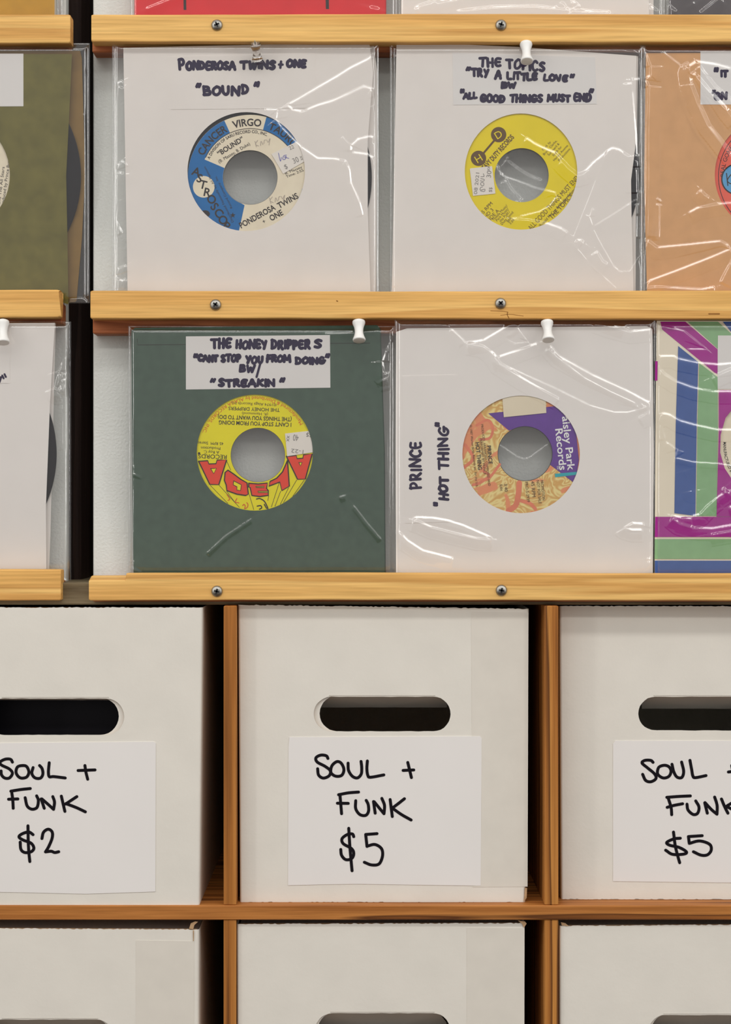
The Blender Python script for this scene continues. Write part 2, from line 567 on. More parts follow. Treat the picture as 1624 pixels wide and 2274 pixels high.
def paisley_material():
    m, nt, b = mat('swirl_label')
    N = nt.nodes.new
    tc = N('ShaderNodeTexCoord')
    w = N('ShaderNodeTexNoise')
    w.inputs['Scale'].default_value = 42
    w.inputs['Detail'].default_value = 1.5
    w.inputs['Distortion'].default_value = 2.4
    nt.links.new(tc.outputs['Object'], w.inputs['Vector'])
    mu = N('ShaderNodeMath'); mu.operation = 'MULTIPLY'; mu.inputs[1].default_value = 16
    fr = N('ShaderNodeMath'); fr.operation = 'PINGPONG'; fr.inputs[1].default_value = 1
    nt.links.new(w.outputs['Fac'], mu.inputs[0])
    nt.links.new(mu.outputs[0], fr.inputs[0])
    r = N('ShaderNodeValToRGB')
    e = r.color_ramp.elements
    e[0].position, e[0].color = .15, lin(232, 204, 136)
    e[1].position, e[1].color = .8, lin(204, 158, 84)
    nt.links.new(fr.outputs[0], r.inputs['Fac'])
    n2 = N('ShaderNodeTexNoise')
    n2.inputs['Scale'].default_value = 30
    n2.inputs['Detail'].default_value = 2
    n2.inputs['Distortion'].default_value = 1.6
    nt.links.new(tc.outputs['Object'], n2.inputs['Vector'])
    r2 = N('ShaderNodeValToRGB')
    r2.color_ramp.elements[0].position = .54
    r2.color_ramp.elements[1].position = .57
    nt.links.new(n2.outputs['Fac'], r2.inputs['Fac'])
    mx = N('ShaderNodeMix'); mx.data_type = 'RGBA'
    nt.links.new(r2.outputs['Color'], mx.inputs[0])
    nt.links.new(r.outputs['Color'], mx.inputs[6])
    mx.inputs[7].default_value = lin(218, 136, 92)
    nt.links.new(mx.outputs[2], b.inputs['Base Color'])
    b.inputs['Roughness'].default_value = .6
    return m
M['swirl'] = paisley_material()
def clear_plastic():
    m, nt, b = mat('clear_plastic')
    b.inputs['Base Color'].default_value = (.98, .97, .96, 1)
    b.inputs['Roughness'].default_value = .05
    b.inputs['Transmission Weight'].default_value = 1.0
    b.inputs['IOR'].default_value = 1.45
    return m
M['pin_clear'] = clear_plastic()

# ------------------------------------------------------------------ setting
def zpx(py, y):
    return ZC + (1137 - py) * S * (D + y) / D
def xpx(px, y):
    return (px - 812) * S * (D + y) / D

mb = MB(); mb.box(-2.5, 2.5, .52, .60, 0, 2.75)
structure(mb.build('wall_back', M['wall']), 'dark wall behind the record racks', 'wall')
mb = MB(); mb.box(-2.5, 2.5, -3.0, .60, -.06, 0)
structure(mb.build('floor', M['floorm']), 'wooden floor under the cubby shelf', 'floor')

# ------------------------------------------------------------------ cubby shelf
CAB_BACK = .36
def build_cabinet():
    y0 = 0.0
    xl, xr = xpx(-232, 0), xpx(1968, 0)
    zs_top, zs_bot = zpx(2011, 0), zpx(2043, 0)
    t = zs_top - zs_bot
    ztop_lo, ztop_hi = zpx(1342, .022), zpx(1293, .022)
    root = empty('cubby_shelf', ((xl + xr) / 2, .18, 0))
    tag(root, 'orange-brown wooden cubby shelf holding the white record boxes', 'shelf')
    mb = MB(); mb.box(xl, xr, .016, CAB_BACK, ztop_lo, ztop_hi, bev=.001)
    mb.build('top_board', M['cab_grey'], root)['label'] = 'grey weathered top board'
    zrow = [zs_top]
    pitch = zs_top - zpx(2011 + 706, 0)
    shelf_z = [zs_top, zs_top - pitch, zs_top - 2 * pitch, zs_top - 3 * pitch]
    for z in shelf_z:
        mb = MB(); mb.box(xl, xr, y0, CAB_BACK, z - t, z, bev=.0006)
        mb.build('shelf_board', M['cab_h'], root)
    levels = [ztop_lo] + shelf_z
    for k in range(4):
        hi = levels[k] if k == 0 else levels[k] - t
        lo = levels[k + 1]
        for (a, b) in ((-246, -218), (496.5, 524.5), (1210, 1241), (1940, 1968)):
            mb = MB(); mb.box(xpx(a, 0), xpx(b, 0), y0 + .001, CAB_BACK, lo, hi, bev=.0006)
            mb.build('divider', M['cab_v'], root)
    mb = MB(); mb.box(xl - .004, xr, CAB_BACK, CAB_BACK + .006, 0.02, ztop_hi)
    mb.build('back_panel', M['dark_post'], root)
    mb = MB(); mb.box(xl, xr, .03, CAB_BACK, 0, shelf_z[-1] - t)
    mb.build('plinth', M['cab_h'], root)
    return t
build_cabinet()

# ------------------------------------------------------------------ wall racks
def slat_mesh(x0, x1, y0, y1, z0, z1, notch=None, ragged=0.0, seed=0, cut=None):
    """Pine lip: rounded cross-section swept along x, worn slightly out of true. notch=(x,dz) lowers the top left of x."""
    rnd = random.Random(seed)
    mb = MB()
    r = .0012
    prof = []
    for cy, cz, a0 in ((y0 + r, z0 + r, 180), (y1 - r, z0 + r, 270), (y1 - r, z1 - r, 0), (y0 + r, z1 - r, 90)):
        for k in range(4):
            a = math.radians(a0 + 30 * k)
            prof.append((cy + r * math.cos(a), cz + r * math.sin(a)))
    n = len(prof)
    xs = sorted(set(list(np.linspace(x0, x1, 60)) + ([notch[0] - .0002, notch[0] + .0006] if notch else []) + [x0 + .0004, x0 + .0012, x1 - .0012, x1 - .0004]))
    ph = [rnd.uniform(0, 6) for _ in range(6)]
    V = []
    zm = (z0 + z1) / 2
    for i, x in enumerate(xs):
        ed = min(x - x0, x1 - x)
        sh = 1 - (.0012 - min(ed, .0012)) / .0012 * .05
        wob = .0003 * math.sin(x * 13 + ph[0]) + .00006 * math.sin(x * 83 + ph[1])
        wob2 = .00025 * math.sin(x * 11 + ph[2]) + .0001 * math.sin(x * 97 + ph[3])
        for (y, z) in prof:
            zz = zm + (z - zm) * sh
            if z > zm:
                zz += wob
                if notch and x < notch[0]:
                    zz -= notch[1] * (1 if y < y0 + .008 else .4)
            else:
                zz += wob2
            xx = x
            if ragged and i == len(xs) - 1:
                xx = x + ragged * math.sin(z * 900 + y * 300) + ragged * .8 * math.sin(z * 310)
            V.append((xx, y0 + (y - y0) * (1 if ed > .0005 else .99), zz))
    F = [(i * n + k, i * n + (k + 1) % n, (i + 1) * n + (k + 1) % n, (i + 1) * n + k) for i in range(len(xs) - 1) for k in range(n)]
    F += [tuple(range(n - 1, -1, -1)), tuple((len(xs) - 1) * n + k for k in range(n))]
    mb.add(V, F)
    return mb

def screw(parent, px, py, y):
    c = np.array([xpx(px, y), y, zpx(py, y)])
    R = 12.6 * S
    mb = MB()
    mb.lathe([(R * .98, 0), (R, .0004), (R * .93, .0011), (R * .75, .0018), (R * .45, .0023), (R * .12, .0025)], c + np.array([0, .0002, 0]), (0, -1, 0))
    s = mb.build('screw', M['steel'], parent, smooth=True)
    a0 = random.Random(int(px + py)).uniform(0, 1.5)
    mb = MB()
    for a in (a0, a0 + math.pi / 2):
        u = np.array([math.cos(a), 0, math.sin(a)]); w = np.array([-math.sin(a), 0, math.cos(a)])
        p = c + np.array([0, -.00262, 0])
        L, W = R * .52, R * .15
        mb.add([p + u * L * .8 + w * W, p + u * L, p + u * L * .8 - w * W, p - u * L * .8 - w * W, p - u * L, p - u * L * .8 + w * W], [(0, 1, 2, 3, 4, 5)])
    return s, mb

def build_rack(label, yo, xa, xb, slats, rails, board_px, screws, ends, board_py):
    """yo: depth of the lip fronts. slats: (py_top, py_bottom, x_left, x_right)."""
    x0, x1 = xpx(board_px[0], yo + .030), xpx(board_px[1], yo + .030)
    zb0, zb1 = zpx(board_py[1], yo + .03), zpx(board_py[0], yo + .03)
    root = empty('record_rack', ((x0 + x1) / 2, yo + .03, zb0))
    tag(root, label, 'rack')
    mb = MB(); mb.box(x0, x1, yo + .030, yo + .044, zb0, zb1, bev=.0008)
    mb.build('back_board', M['board'], root)['label'] = 'pale grey painted back board'
    made = []
    for i, (pt, pb, xl, xr, kw) in enumerate(slats):
        m = slat_mesh(xpx(xl, yo), xpx(xr, yo), yo, yo + .0135, zpx(pb, yo), zpx(pt, yo), seed=i + int(abs(xl)), **kw)
        made.append(m.build('slat', M['slat'], root, smooth=False))
        rp = rails[i]
        if rp:
            mb = MB(); mb.box(xpx(rp[2], yo + .0137), xpx(rp[3], yo + .0137), yo + .0137, yo + .0302, zpx(rp[1], yo + .0137), zpx(rp[0], yo + .0137), bev=.0008)
            mb.build('ledge_rail', M['rail'], root)
    for (px, py, k) in screws:
        s, rec = screw(made[k], px, py, yo)
        # the recess is a surface mark of the screw head: same mesh family, joined as a second material
        me = s.data
        me.materials.append(M['socket'])
        import bmesh
        bm = bmesh.new(); bm.from_mesh(me)
        vv = np.concatenate(rec.v) - ORIG[s.name]
        off = 0
        for f in rec.f:
            nv = [bm.verts.new(vv[j]) for j in f]
            fc = bm.faces.new(nv); fc.material_index = 1
        bm.to_mesh(me); bm.free()
    return root

# splintered wear on the middle pine lip
def splinter(rack):
    sl = [c for c in rack.children if c.name.startswith('slat')][1]
    P0 = Plane(-.0001)
    for st, w, k in (([(1090, 690), (1116, 691), (1128, 693)], 1.2, 0), ([(1112, 700), (1135, 698), (1163, 702)], 1.0, 0), ([(1128, 693), (1127, 699), (1131, 707)], 1.8, 0),
                     ([(1575, 697), (1598, 697)], 3.0, 0), ([(748, 668), (750, 669)], 2.6, 0)):
        mb = MB()
        mb.stroke(P0, st, w, 0, 0)
        mb.build('splinter', M['splinter'], sl)
LR = .007     # the left rack stands this much further back
RIGHT_SLATS = [(31, 93.5, 203, 2010, {}), (646, 708, 201, 2010, {}), (1273, 1333.5, 197.5, 2010, {'notch': (xpx(279, 0), .0046)})]
RIGHT_RAILS = [(66, 116, 205, 2005), (680, 741, 206, 2005), (1292, 1336, 206, 2005)]
RACK_R = build_rack('long pine wall rack with six screw heads, right of the dark gap', 0.0, 0, 0, RIGHT_SLATS, RIGHT_RAILS, (207, 2006),
           [(482, 56, 0), (1113, 56, 0), (479, 677, 1), (1112, 674, 1), (482, 1313, 2), (1114, 1311, 2)], None, (-420, 1296))
splinter(RACK_R)
LEFT_SLATS = [(31, 96.5, -700, 156, {}), (644, 704, -700, 131, {'ragged': .0009}), (1265.5, 1333, -700, 135, {})]
LEFT_RAILS = [(66, 112, -690, 152), (672, 720, -690, 138), (1290, 1335, -690, 138)]
build_rack('wall rack left of the dark gap, ragged pine slat ends and chipped white board edge', LR, 0, 0, LEFT_SLATS, LEFT_RAILS, (-690, 146), [], None, (-420, 1318))
mb = MB(); mb.box(xpx(150, .08), xpx(182, .08), .075, .12, zpx(1292, .1), zpx(-500, .1), bev=.002)
structure(mb.build('trim_1', M['dark_post']), 'dark upright in the gap between the two racks', 'post')
mb = MB(); mb.box(xpx(100, .14), xpx(300, .14), .14, .16, zpx(1292, .15), zpx(-500, .15))
structure(mb.build('trim_2', M['wall']), 'dark backing behind the gap between the racks', 'backing')

# ------------------------------------------------------------------ record boxes
def jitter_edge(x0, y0, x1, y1, amp, step, rnd):
    n = max(2, int(math.hypot(x1 - x0, y1 - y0) / step))
    return [(x0 + (x1 - x0) * i / n, y0 + (y1 - y0) * i / n + (rnd.uniform(-amp, amp) if 0 < i < n else 0)) for i in range(n)]

def stadium(x0, x1, y0, y1, n=14):
    r = (y1 - y0) / 2
    cy = (y0 + y1) / 2
    pts = []
    for i in range(n + 1):
        a = -math.pi / 2 + math.pi * i / n
        pts.append((x1 - r + r * math.cos(a), cy + r * math.sin(a)))
    for i in range(1, 12):
        pts.append((x1 - r + (x0 + r - x1 + r) * i / 12, y1))
    for i in range(n + 1):
        a = math.pi / 2 + math.pi * i / n
        pts.append((x0 + r + r * math.cos(a), cy + r * math.sin(a)))
    for i in range(1, 12):
        pts.append((x0 + r + (x1 - r - x0 - r) * i / 12, y0))
    return pts

def record_box(label, yb, corners, hole, inner, flap_drop, sheet=None, strokes=None, tape=None, seed=1, torn=None, extra=None, ink_w=6.7):
    """corners: (xl_top, xr_top, y_topL, y_topR, xl_bot, xr_bot, y_bot) in photo pixels on the front plane y=yb."""
    rnd = random.Random(seed)
    P = Plane(yb)
    xlt, xrt, ytl, ytr, xlb, xrb, yb_ = corners
    ch = 5
    outer = jitter_edge(xlt + ch, ytl, xrt - ch, ytr, 1.1, 5, rnd) + jitter_edge(xrt - ch, ytr, xrb - ch, yb_, 0, 60, rnd) \
        + jitter_edge(xrb - ch, yb_, xlb + ch, yb_, 1.1, 5, rnd) + jitter_edge(xlb + ch, yb_, xlt + ch, ytl, 0, 60, rnd)
    base = P.at((xlb + xrb) / 2, yb_)
    root = empty('record_box', (base[0], yb + .13, base[2]))
    tag(root, label, 'box', 'white record boxes in the cubby shelf')
    T = .0032
    DEP = .285
    mb = MB()
    hp = stadium(*hole)
    hp = [(x, y + rnd.uniform(-.6, .6)) for x, y in hp]
    c = ((hole[0] + hole[1]) / 2, (hole[2] + hole[3]) / 2)
    rim = mb.ring(P, outer, hp, c, 0, 0, rings=1)
    mb.rim(P, rim, 0, .0016, 1)
    n_out = len(outer)
    # torn thickness along the outer edge, then rounded corners and side walls
    def corner(xe, yt, yb2, sgn):
        prof = []
        for k in range(5):
            a = math.pi / 2 * k / 4
            prof.append((sgn * ch * math.sin(a), ch * S * (1 - math.cos(a))))
        prof.append((sgn * ch, DEP))
        v = []
        for (dx, dy) in prof:
            for (xx, yy) in ((xe[0], yt), (xe[1], yb2)):
                p = P.at(xx - sgn * ch, yy)
                v.append((p[0] + dx * S * (D + yb) / D, p[1] + dy, p[2]))
        mb.add(v, [(2 * i, 2 * i + 1, 2 * i + 3, 2 * i + 2) for i in range(len(prof) - 1)], 0)
    corner((xrt, xrb), ytr, yb_, 1)
    corner((xlt, xlb), ytl, yb_, -1)
    # bottom, back, closed top (added to darken the inside) below the rough front edge
    a, b_ = P.at(xlb + ch, yb_), P.at(xrb - ch, yb_)
    at, bt = P.at(xlt + ch, ytl + 9), P.at(xrt - ch, ytr + 9)
    mb.add([a, b_, b_ + [0, DEP, 0], a + [0, DEP, 0]], [(0, 1, 2, 3)], 0)
    mb.add([at + [0, .002, 0], bt + [0, .002, 0], bt + [0, DEP, 0], at + [0, DEP, 0]], [(0, 1, 2, 3)], 0)
    mb.add([a + [0, DEP, 0], b_ + [0, DEP, 0], bt + [0, DEP, 0], at + [0, DEP, 0]], [(0, 1, 2, 3)], 0)
    tl, tr = P.at(xlt + ch, ytl + .6), P.at(xrt - ch, ytr + .6)
    mb.add([tl, tr, tr + [0, T, 0], tl + [0, T, 0]], [(0, 1, 2, 3)], 1)
    if torn:
        for pts in torn:
            mb.poly(P, pts, -.0006, 1)
    mb.build('body', [M['card'], M['kraft']], root)
    # inner layer of the double front wall, its hand hole slightly out of line
    mb = MB()
    ip = [(x, y + rnd.uniform(-.6, .6)) for x, y in stadium(*inner)]
    io = [(xlt + 14, ytl + 12), (xrt - 14, ytr + 12), (xrb - 14, yb_ - 8), (xlb + 14, yb_ - 8)]
    ci = ((inner[0] + inner[1]) / 2, (inner[2] + inner[3]) / 2)
    rim2 = mb.ring(P, io, ip, ci, .0018, 0)
    mb.rim(P, rim2, .0018, .0034, 1)
    mb.build('inner_wall', [M['card'], M['kraft']], root)
    # the punched tab, folded in from the top of the hole
    mb = MB()
    nseg = 10
    rows = [(hole[2] - 3.5, -.0002), (hole[2] - 1.5, -.0001), (hole[2] + .5, .0010), (hole[2] + 2.5, .004), (hole[2] + flap_drop * .55, .018), (hole[2] + flap_drop, .034)]
    v = []
    for (yy, oo) in rows:
        for i in range(nseg + 1):
            ins = 34 if oo < .002 else (22 if oo < .01 else 8)
            x = hole[0] + ins + (hole[1] - hole[0] - 2 * ins) * i / nseg
            v.append(P.at(x, yy + (rnd.uniform(-.4, .4) if oo > .03 else 0), oo))
    mb.add(v, [(r * (nseg + 1) + i, r * (nseg + 1) + i + 1, (r + 1) * (nseg + 1) + i + 1, (r + 1) * (nseg + 1) + i) for r in range(len(rows) - 1) for i in range(nseg)], 0)
    mb.build('handle_flap', M['card'], root, smooth=True)
    if sheet:
        mb = MB()
        mb.poly(P, sheet, -.0004, 0)
        mb.rim(P, sheet, -.0004, -.00002, 0)
        sh = mb.build('label_sheet', M['sheet'], root)
        if strokes:
            mb = MB()
            for st in strokes:
                mb.stroke(P, st, ink_w, -.00055, 0)
            mb.build('handwriting', M['ink'], sh)
    if tape:
        for tp in tape:
            mb = MB(); mb.poly(P, tp, -.0002, 0)
            mb.rim(P, tp, -.0002, 0, 0)
            mb.build('tape_strip', M['tape'], root)
    return root

def scale_strokes(strokes, ox, oy, k):
    return [[(ox + x * k, oy + y * k) for x, y in st] for st in strokes]
mid_ink = scale_strokes([
 [(348,228),(338,212),(305,208),(276,224),(284,250),(330,275),(362,302),(355,332),(320,346),(292,328),(286,290)],
 [(402,247),(372,272),(366,312),(393,334),(430,330),(444,295),(428,257),(402,247)],
 [(469,256),(472,300),(495,335),(525,345),(548,322),(551,282),(547,246)],
 [(585,243),(582,290),(588,330),(604,341),(684,327)],
 [(828,252),(850,343)], [(800,300),(864,297)],
 [(412,446),(470,435),(532,430)], [(420,446),(425,500),(430,560)], [(405,497),(470,498)],
 [(515,482),(515,530),(540,565),(575,570),(592,545),(590,505),(578,480)],
 [(622,487),(632,557)], [(626,488),(660,530),(685,560)], [(685,560),(688,510),(672,468)],
 [(722,475),(735,577)], [(808,470),(770,500),(733,528)], [(740,530),(790,565),(848,598)],
 [(503,698),(495,682),(465,685),(433,710),(440,740),(490,770),(503,800),(490,830),(455,836),(430,810),(425,775)],
 [(473,648),(480,760),(488,850),(493,903)],
 [(643,680),(575,685)], [(575,685),(583,757)], [(585,755),(630,745),(670,770),(676,815),(655,862),(610,868),(567,852)]], 600, 1600, .36946)
left_ink = scale_strokes([
 [(80,268),(68,250),(35,249),(2,266),(8,286),(60,312),(80,340),(60,370),(30,370),(10,350),(7,325)],
 [(145,290),(112,300),(104,338),(130,369),(170,365),(186,333),(172,297),(145,290)],
 [(213,303),(205,340),(225,369),(260,371),(276,345),(271,310),(255,290)],
 [(317,272),(312,330),(318,362),(345,361),(420,370)],
 [(547,290),(553,330),(565,378)], [(503,322),(612,318)],
 [(70,455),(130,445),(195,438)], [(75,458),(82,510),(85,565)], [(55,507),(115,505)],
 [(162,497),(175,550),(205,571),(238,560),(247,515),(236,485)],
 [(265,505),(285,565)], [(270,505),(310,540),(345,572)], [(345,572),(351,525),(340,490)],
 [(395,487),(418,585)], [(495,490),(422,538)], [(424,535),(490,560),(550,588)],
 [(213,735),(185,718),(142,730),(122,750),(150,770),(200,790),(218,822),(200,845),(160,850),(135,830),(130,783)],
 [(180,678),(182,780),(186,850),(192,908)],
 [(270,760),(280,720),(310,700),(336,718),(335,760),(312,815),(293,846)], [(293,846),(330,842),(352,850),(378,845)]], 0, 1600, .34483)
right_ink = scale_strokes([
 [(1018,255),(1000,240),(955,240),(932,260),(975,298),(1030,345),(1040,382),(1000,406),(960,395),(937,348)],
 [(1105,278),(1062,295),(1054,345),(1095,376),(1140,365),(1158,325),(1142,290),(1105,278)],
 [(1165,270),(1180,330),(1205,370),(1242,372),(1256,325),(1240,253)],
 [(1305,240),(1318,310),(1328,362),(1348,374),(1430,358)],
 [(1604,330),(1670,322)], [(1630,280),(1648,375)],
 [(1125,527),(1220,520),(1308,516)], [(1135,530),(1158,605),(1163,662)], [(1128,605),(1180,590),(1248,577)],
 [(1282,580),(1290,625),(1330,660),(1365,650),(1375,602),(1350,555)],
 [(1420,570),(1440,650)], [(1422,568),(1470,620),(1515,658)], [(1515,658),(1516,590),(1497,525)],
 [(1550,540),(1575,600),(1600,650)], [(1690,535),(1586,598)], [(1590,598),(1650,628),(1720,655)],
 [(1230,845),(1180,850),(1124,878),(1150,900),(1220,916),(1277,950),(1258,968),(1170,970),(1116,938)],
 [(1177,797),(1190,900),(1208,975),(1225,1035)],
 [(1400,825),(1293,832)], [(1293,832),(1300,885)], [(1300,885),(1380,866),(1458,892),(1470,938),(1440,974),(1390,976),(1332,950)]], 1160, 1620, .28571)

record_box('white box marked SOUL + FUNK $2, beside the black gap', .002, (-196, 450, 1349, 1349, -192, 443, 2012.5), (-30, 276, 1551, 1632), (-36, 264, 1549, 1632), 4,
           sheet=[(-80, 1651), (341, 1647), (346, 1650), (345, 1980), (190, 1985), (-80, 1979)], strokes=left_ink, seed=3)
record_box('white box marked SOUL + FUNK $5, between the two dividers', .011, (529, 1175, 1343, 1352, 533, 1167, 2003.5), (697, 1001, 1547, 1624), (710, 1008, 1545, 1624), 24,
           sheet=[(643, 1637), (1066, 1635), (1070, 1639), (1068, 1967), (795, 1963), (722, 1964), (640, 1966), (641, 1660)], strokes=mid_ink,
           tape=[[(1047, 1358), (1174, 1360), (1172, 1969), (1050, 1970)]], seed=5,
           torn=[[(1166, 1971), (1171, 1972), (1170, 1994), (1163, 2004), (1165, 1990)]])
record_box('white box marked SOUL + FUNK $5, cut off by the right edge', .020, (1243, 1892, 1346, 1346, 1247, 1884, 1997), (1418, 1722, 1547, 1622), (1410, 1716, 1545, 1622), 27,
           sheet=[(1367, 1645), (1780, 1645), (1780, 1962), (1362, 1957), (1362, 1652)], strokes=right_ink, seed=7)
record_box('unmarked white box under the $2 box, torn at its top corner', .003, (-196, 442, 2061, 2064, -196, 440, 2716), (-30, 252, 2264, 2340), (-36, 246, 2262, 2340), 34,
           tape=[[(302, 2088), (431, 2090), (431, 2600), (302, 2600)]], seed=9,
           torn=[[(420, 2062), (424, 2050), (434, 2046), (440, 2047), (432, 2054), (429, 2064)], [(428.5, 2066), (431, 2066), (430.5, 2090), (428.8, 2090)]])
record_box('unmarked white box below the divider-framed $5 box, in the middle column', .004, (526, 1166, 2052, 2050, 528, 1164, 2714), (700, 1000, 2250, 2326), (706, 1006, 2248, 2326), 38,
           tape=[[(1037, 2060), (1165, 2061), (1165, 2600), (1037, 2600)]], seed=11,
           torn=[[(1150, 2044), (1166, 2046), (1170, 2051), (1164, 2060), (1160, 2052)]])
record_box('unmarked white box at the lower right, under the cut-off $5 box', .004, (1243, 1884, 2056, 2052, 1243, 1882, 2716), (1440, 1744, 2254, 2330), (1446, 1750, 2252, 2330), 34,
           seed=13, torn=[[(1246, 2048), (1256, 2050), (1264, 2057), (1248, 2055)]])

# ------------------------------------------------------------------ sleeved singles
MUL = {}
def sleeve(label, P, front, back, win, mats, back_hole=None, group='paper sleeves on the racks', patterns=None):
    """front/back: pixel outlines of the two sheets; win: (cx, cy, rx, ry) window. One mesh; children hold cards."""
    mb = MB()
    bt = .0030
    if win:
        hp = circle(win[0], win[1], win[2], 72, win[3] if len(win) > 3 else None)
        mb.ring(P, front, hp, (win[0], win[1]), 0, 0, rings=2)
        mb.ring(P, back, hp, (win[0], win[1]), bt, 1, rings=2)
    else:
        mb.poly(P, front, 0, 0)
        mb.poly(P, back, bt, 1)
    # closed left and bottom folds
    l = front[0], front[-1], front[-2]
    lb = back[0], back[-1], back[-2]
    for i in range(2):
        a, b = l[i], l[i + 1]
        c, d = lb[i], lb[i + 1]
        mb.add(np.stack([P.at(*a, 0), P.at(*b, 0), P.at(*d, bt), P.at(*c, bt)]), [(0, 1, 2, 3)], 0)
    extra = []
    if patterns:
        for (pts, m) in patterns:
            extra.append(m)
    ms = list(mats)
    if patterns:
        for (pts, m) in patterns:
            if m not in ms:
                ms.append(m)
            mb.poly(P, pts, -.00012 - .00004 * patterns.index((pts, m)), ms.index(m))
    o = mb.build('paper_sleeve', ms)
    return tag(o, label, 'record sleeve', group)

def title_card(parent, P, quad, draw=None, off=-.00022, m='sheet', w=6.0):
    mb = MB()
    mb.poly(P, quad, off, 0)
    mb.rim(P, quad, off, 0, 0)
    c = mb.build('title_card', M[m], parent)
    if draw:
        mb = MB()
        draw(mb, off - .00008)
        mb.build('handwriting', M['ink_blue'], c)
    return c

def record(label, P, c, r=268, hole=60, group='singles on display'):
    """Vinyl disc behind the front sheet: pressed profile, hole, raised label area."""
    mb = MB()
    k = S
    prof = [(hole, .0012), (hole, .0021), (hole + 78, .0021), (hole + 80, .0020), (r * .95, .0020), (r * .99, .0018), (r, .0016), (r, .0013), (hole, .0012)]
    prof = [(hole, .0022), (hole, .0010), (hole + 76, .0010), (hole + 79, .0011), (r * .96, .0011), (r * .99, .0013), (r, .0016), (r * .99, .0019), (hole, .0022)]
    n = 120
    v = []
    for (rr, off) in prof:
        a = np.linspace(0, 2 * math.pi, n, endpoint=False)
        v.append(P.at(c[0] + rr * np.cos(a), c[1] + rr * np.sin(a), off))
    mb.add(np.concatenate(v), [(j * n + i, j * n + (i + 1) % n, (j + 1) * n + (i + 1) % n, (j + 1) * n + i) for j in range(len(prof) - 1) for i in range(n)])
    o = mb.build('vinyl_record', M['vinyl'], smooth=False)
    return tag(o, label, 'record', group)
LOFF = .00092     # label front surface, measured from the sleeve front
def label_base(P, c, r, hole, mb, m=0):
    mb.ring(P, circle(c[0], c[1], r, 96), circle(c[0], c[1], hole + .5, 96), c, LOFF, m)

def wedge(c, r0, r1, a0, a1, n=30):
    return arc(c[0], c[1], r1, a0, a1, n) + arc(c[0], c[1], r0, a1, a0, n)

def facet_slope(P, px, py, na, nb):
    """How steeply a crease face lies in the film: the tilt at which crumpled film catches a ceiling tube row or an added side light."""
    p = P.at(px, py)
    v = np.array([0, -D, ZC]) - p
    v /= np.linalg.norm(v)
    if nb < 0:
        na, nb = -na, -nb
    def scan(na, nb, kind, c0):
        prev = None
        for s in np.linspace(.06, 1.3, 125):
            n = np.array([s * na, -1, s * nb + P.m]); n /= np.linalg.norm(n)
            r = 2 * n.dot(v) * n - v
            if kind == 'row':
                if r[2] <= .02 or r[1] > 0: continue
                t = (2.75 - p[2]) / r[2]
                g, lim = p[1] + t * r[1] - c0, abs(p[0] + t * r[0]) < 3.35
            else:
                if r[0] * c0 <= .05: continue
                t = (c0 - p[0]) / r[0]
                g, lim = p[1] + t * r[1] + 1.7, abs(p[2] + t * r[2] - 1.75) < .78
            if prev is not None and prev[0] * g < 0:
                return (s + prev[1]) / 2 if lim else None
            prev = (g, s)
        return None
    if nb > .12:
        s = scan(na, nb, 'row', -1.12)
        if s: return s, na, nb
    for sg in (1, -1):  # otherwise aim the face at an added side light
        s = scan(sg * na, sg * nb, 'aisle', 2.6 if sg * na > 0 else -2.6)
        if s: return s, sg * na, sg * nb
    return .5, na, nb

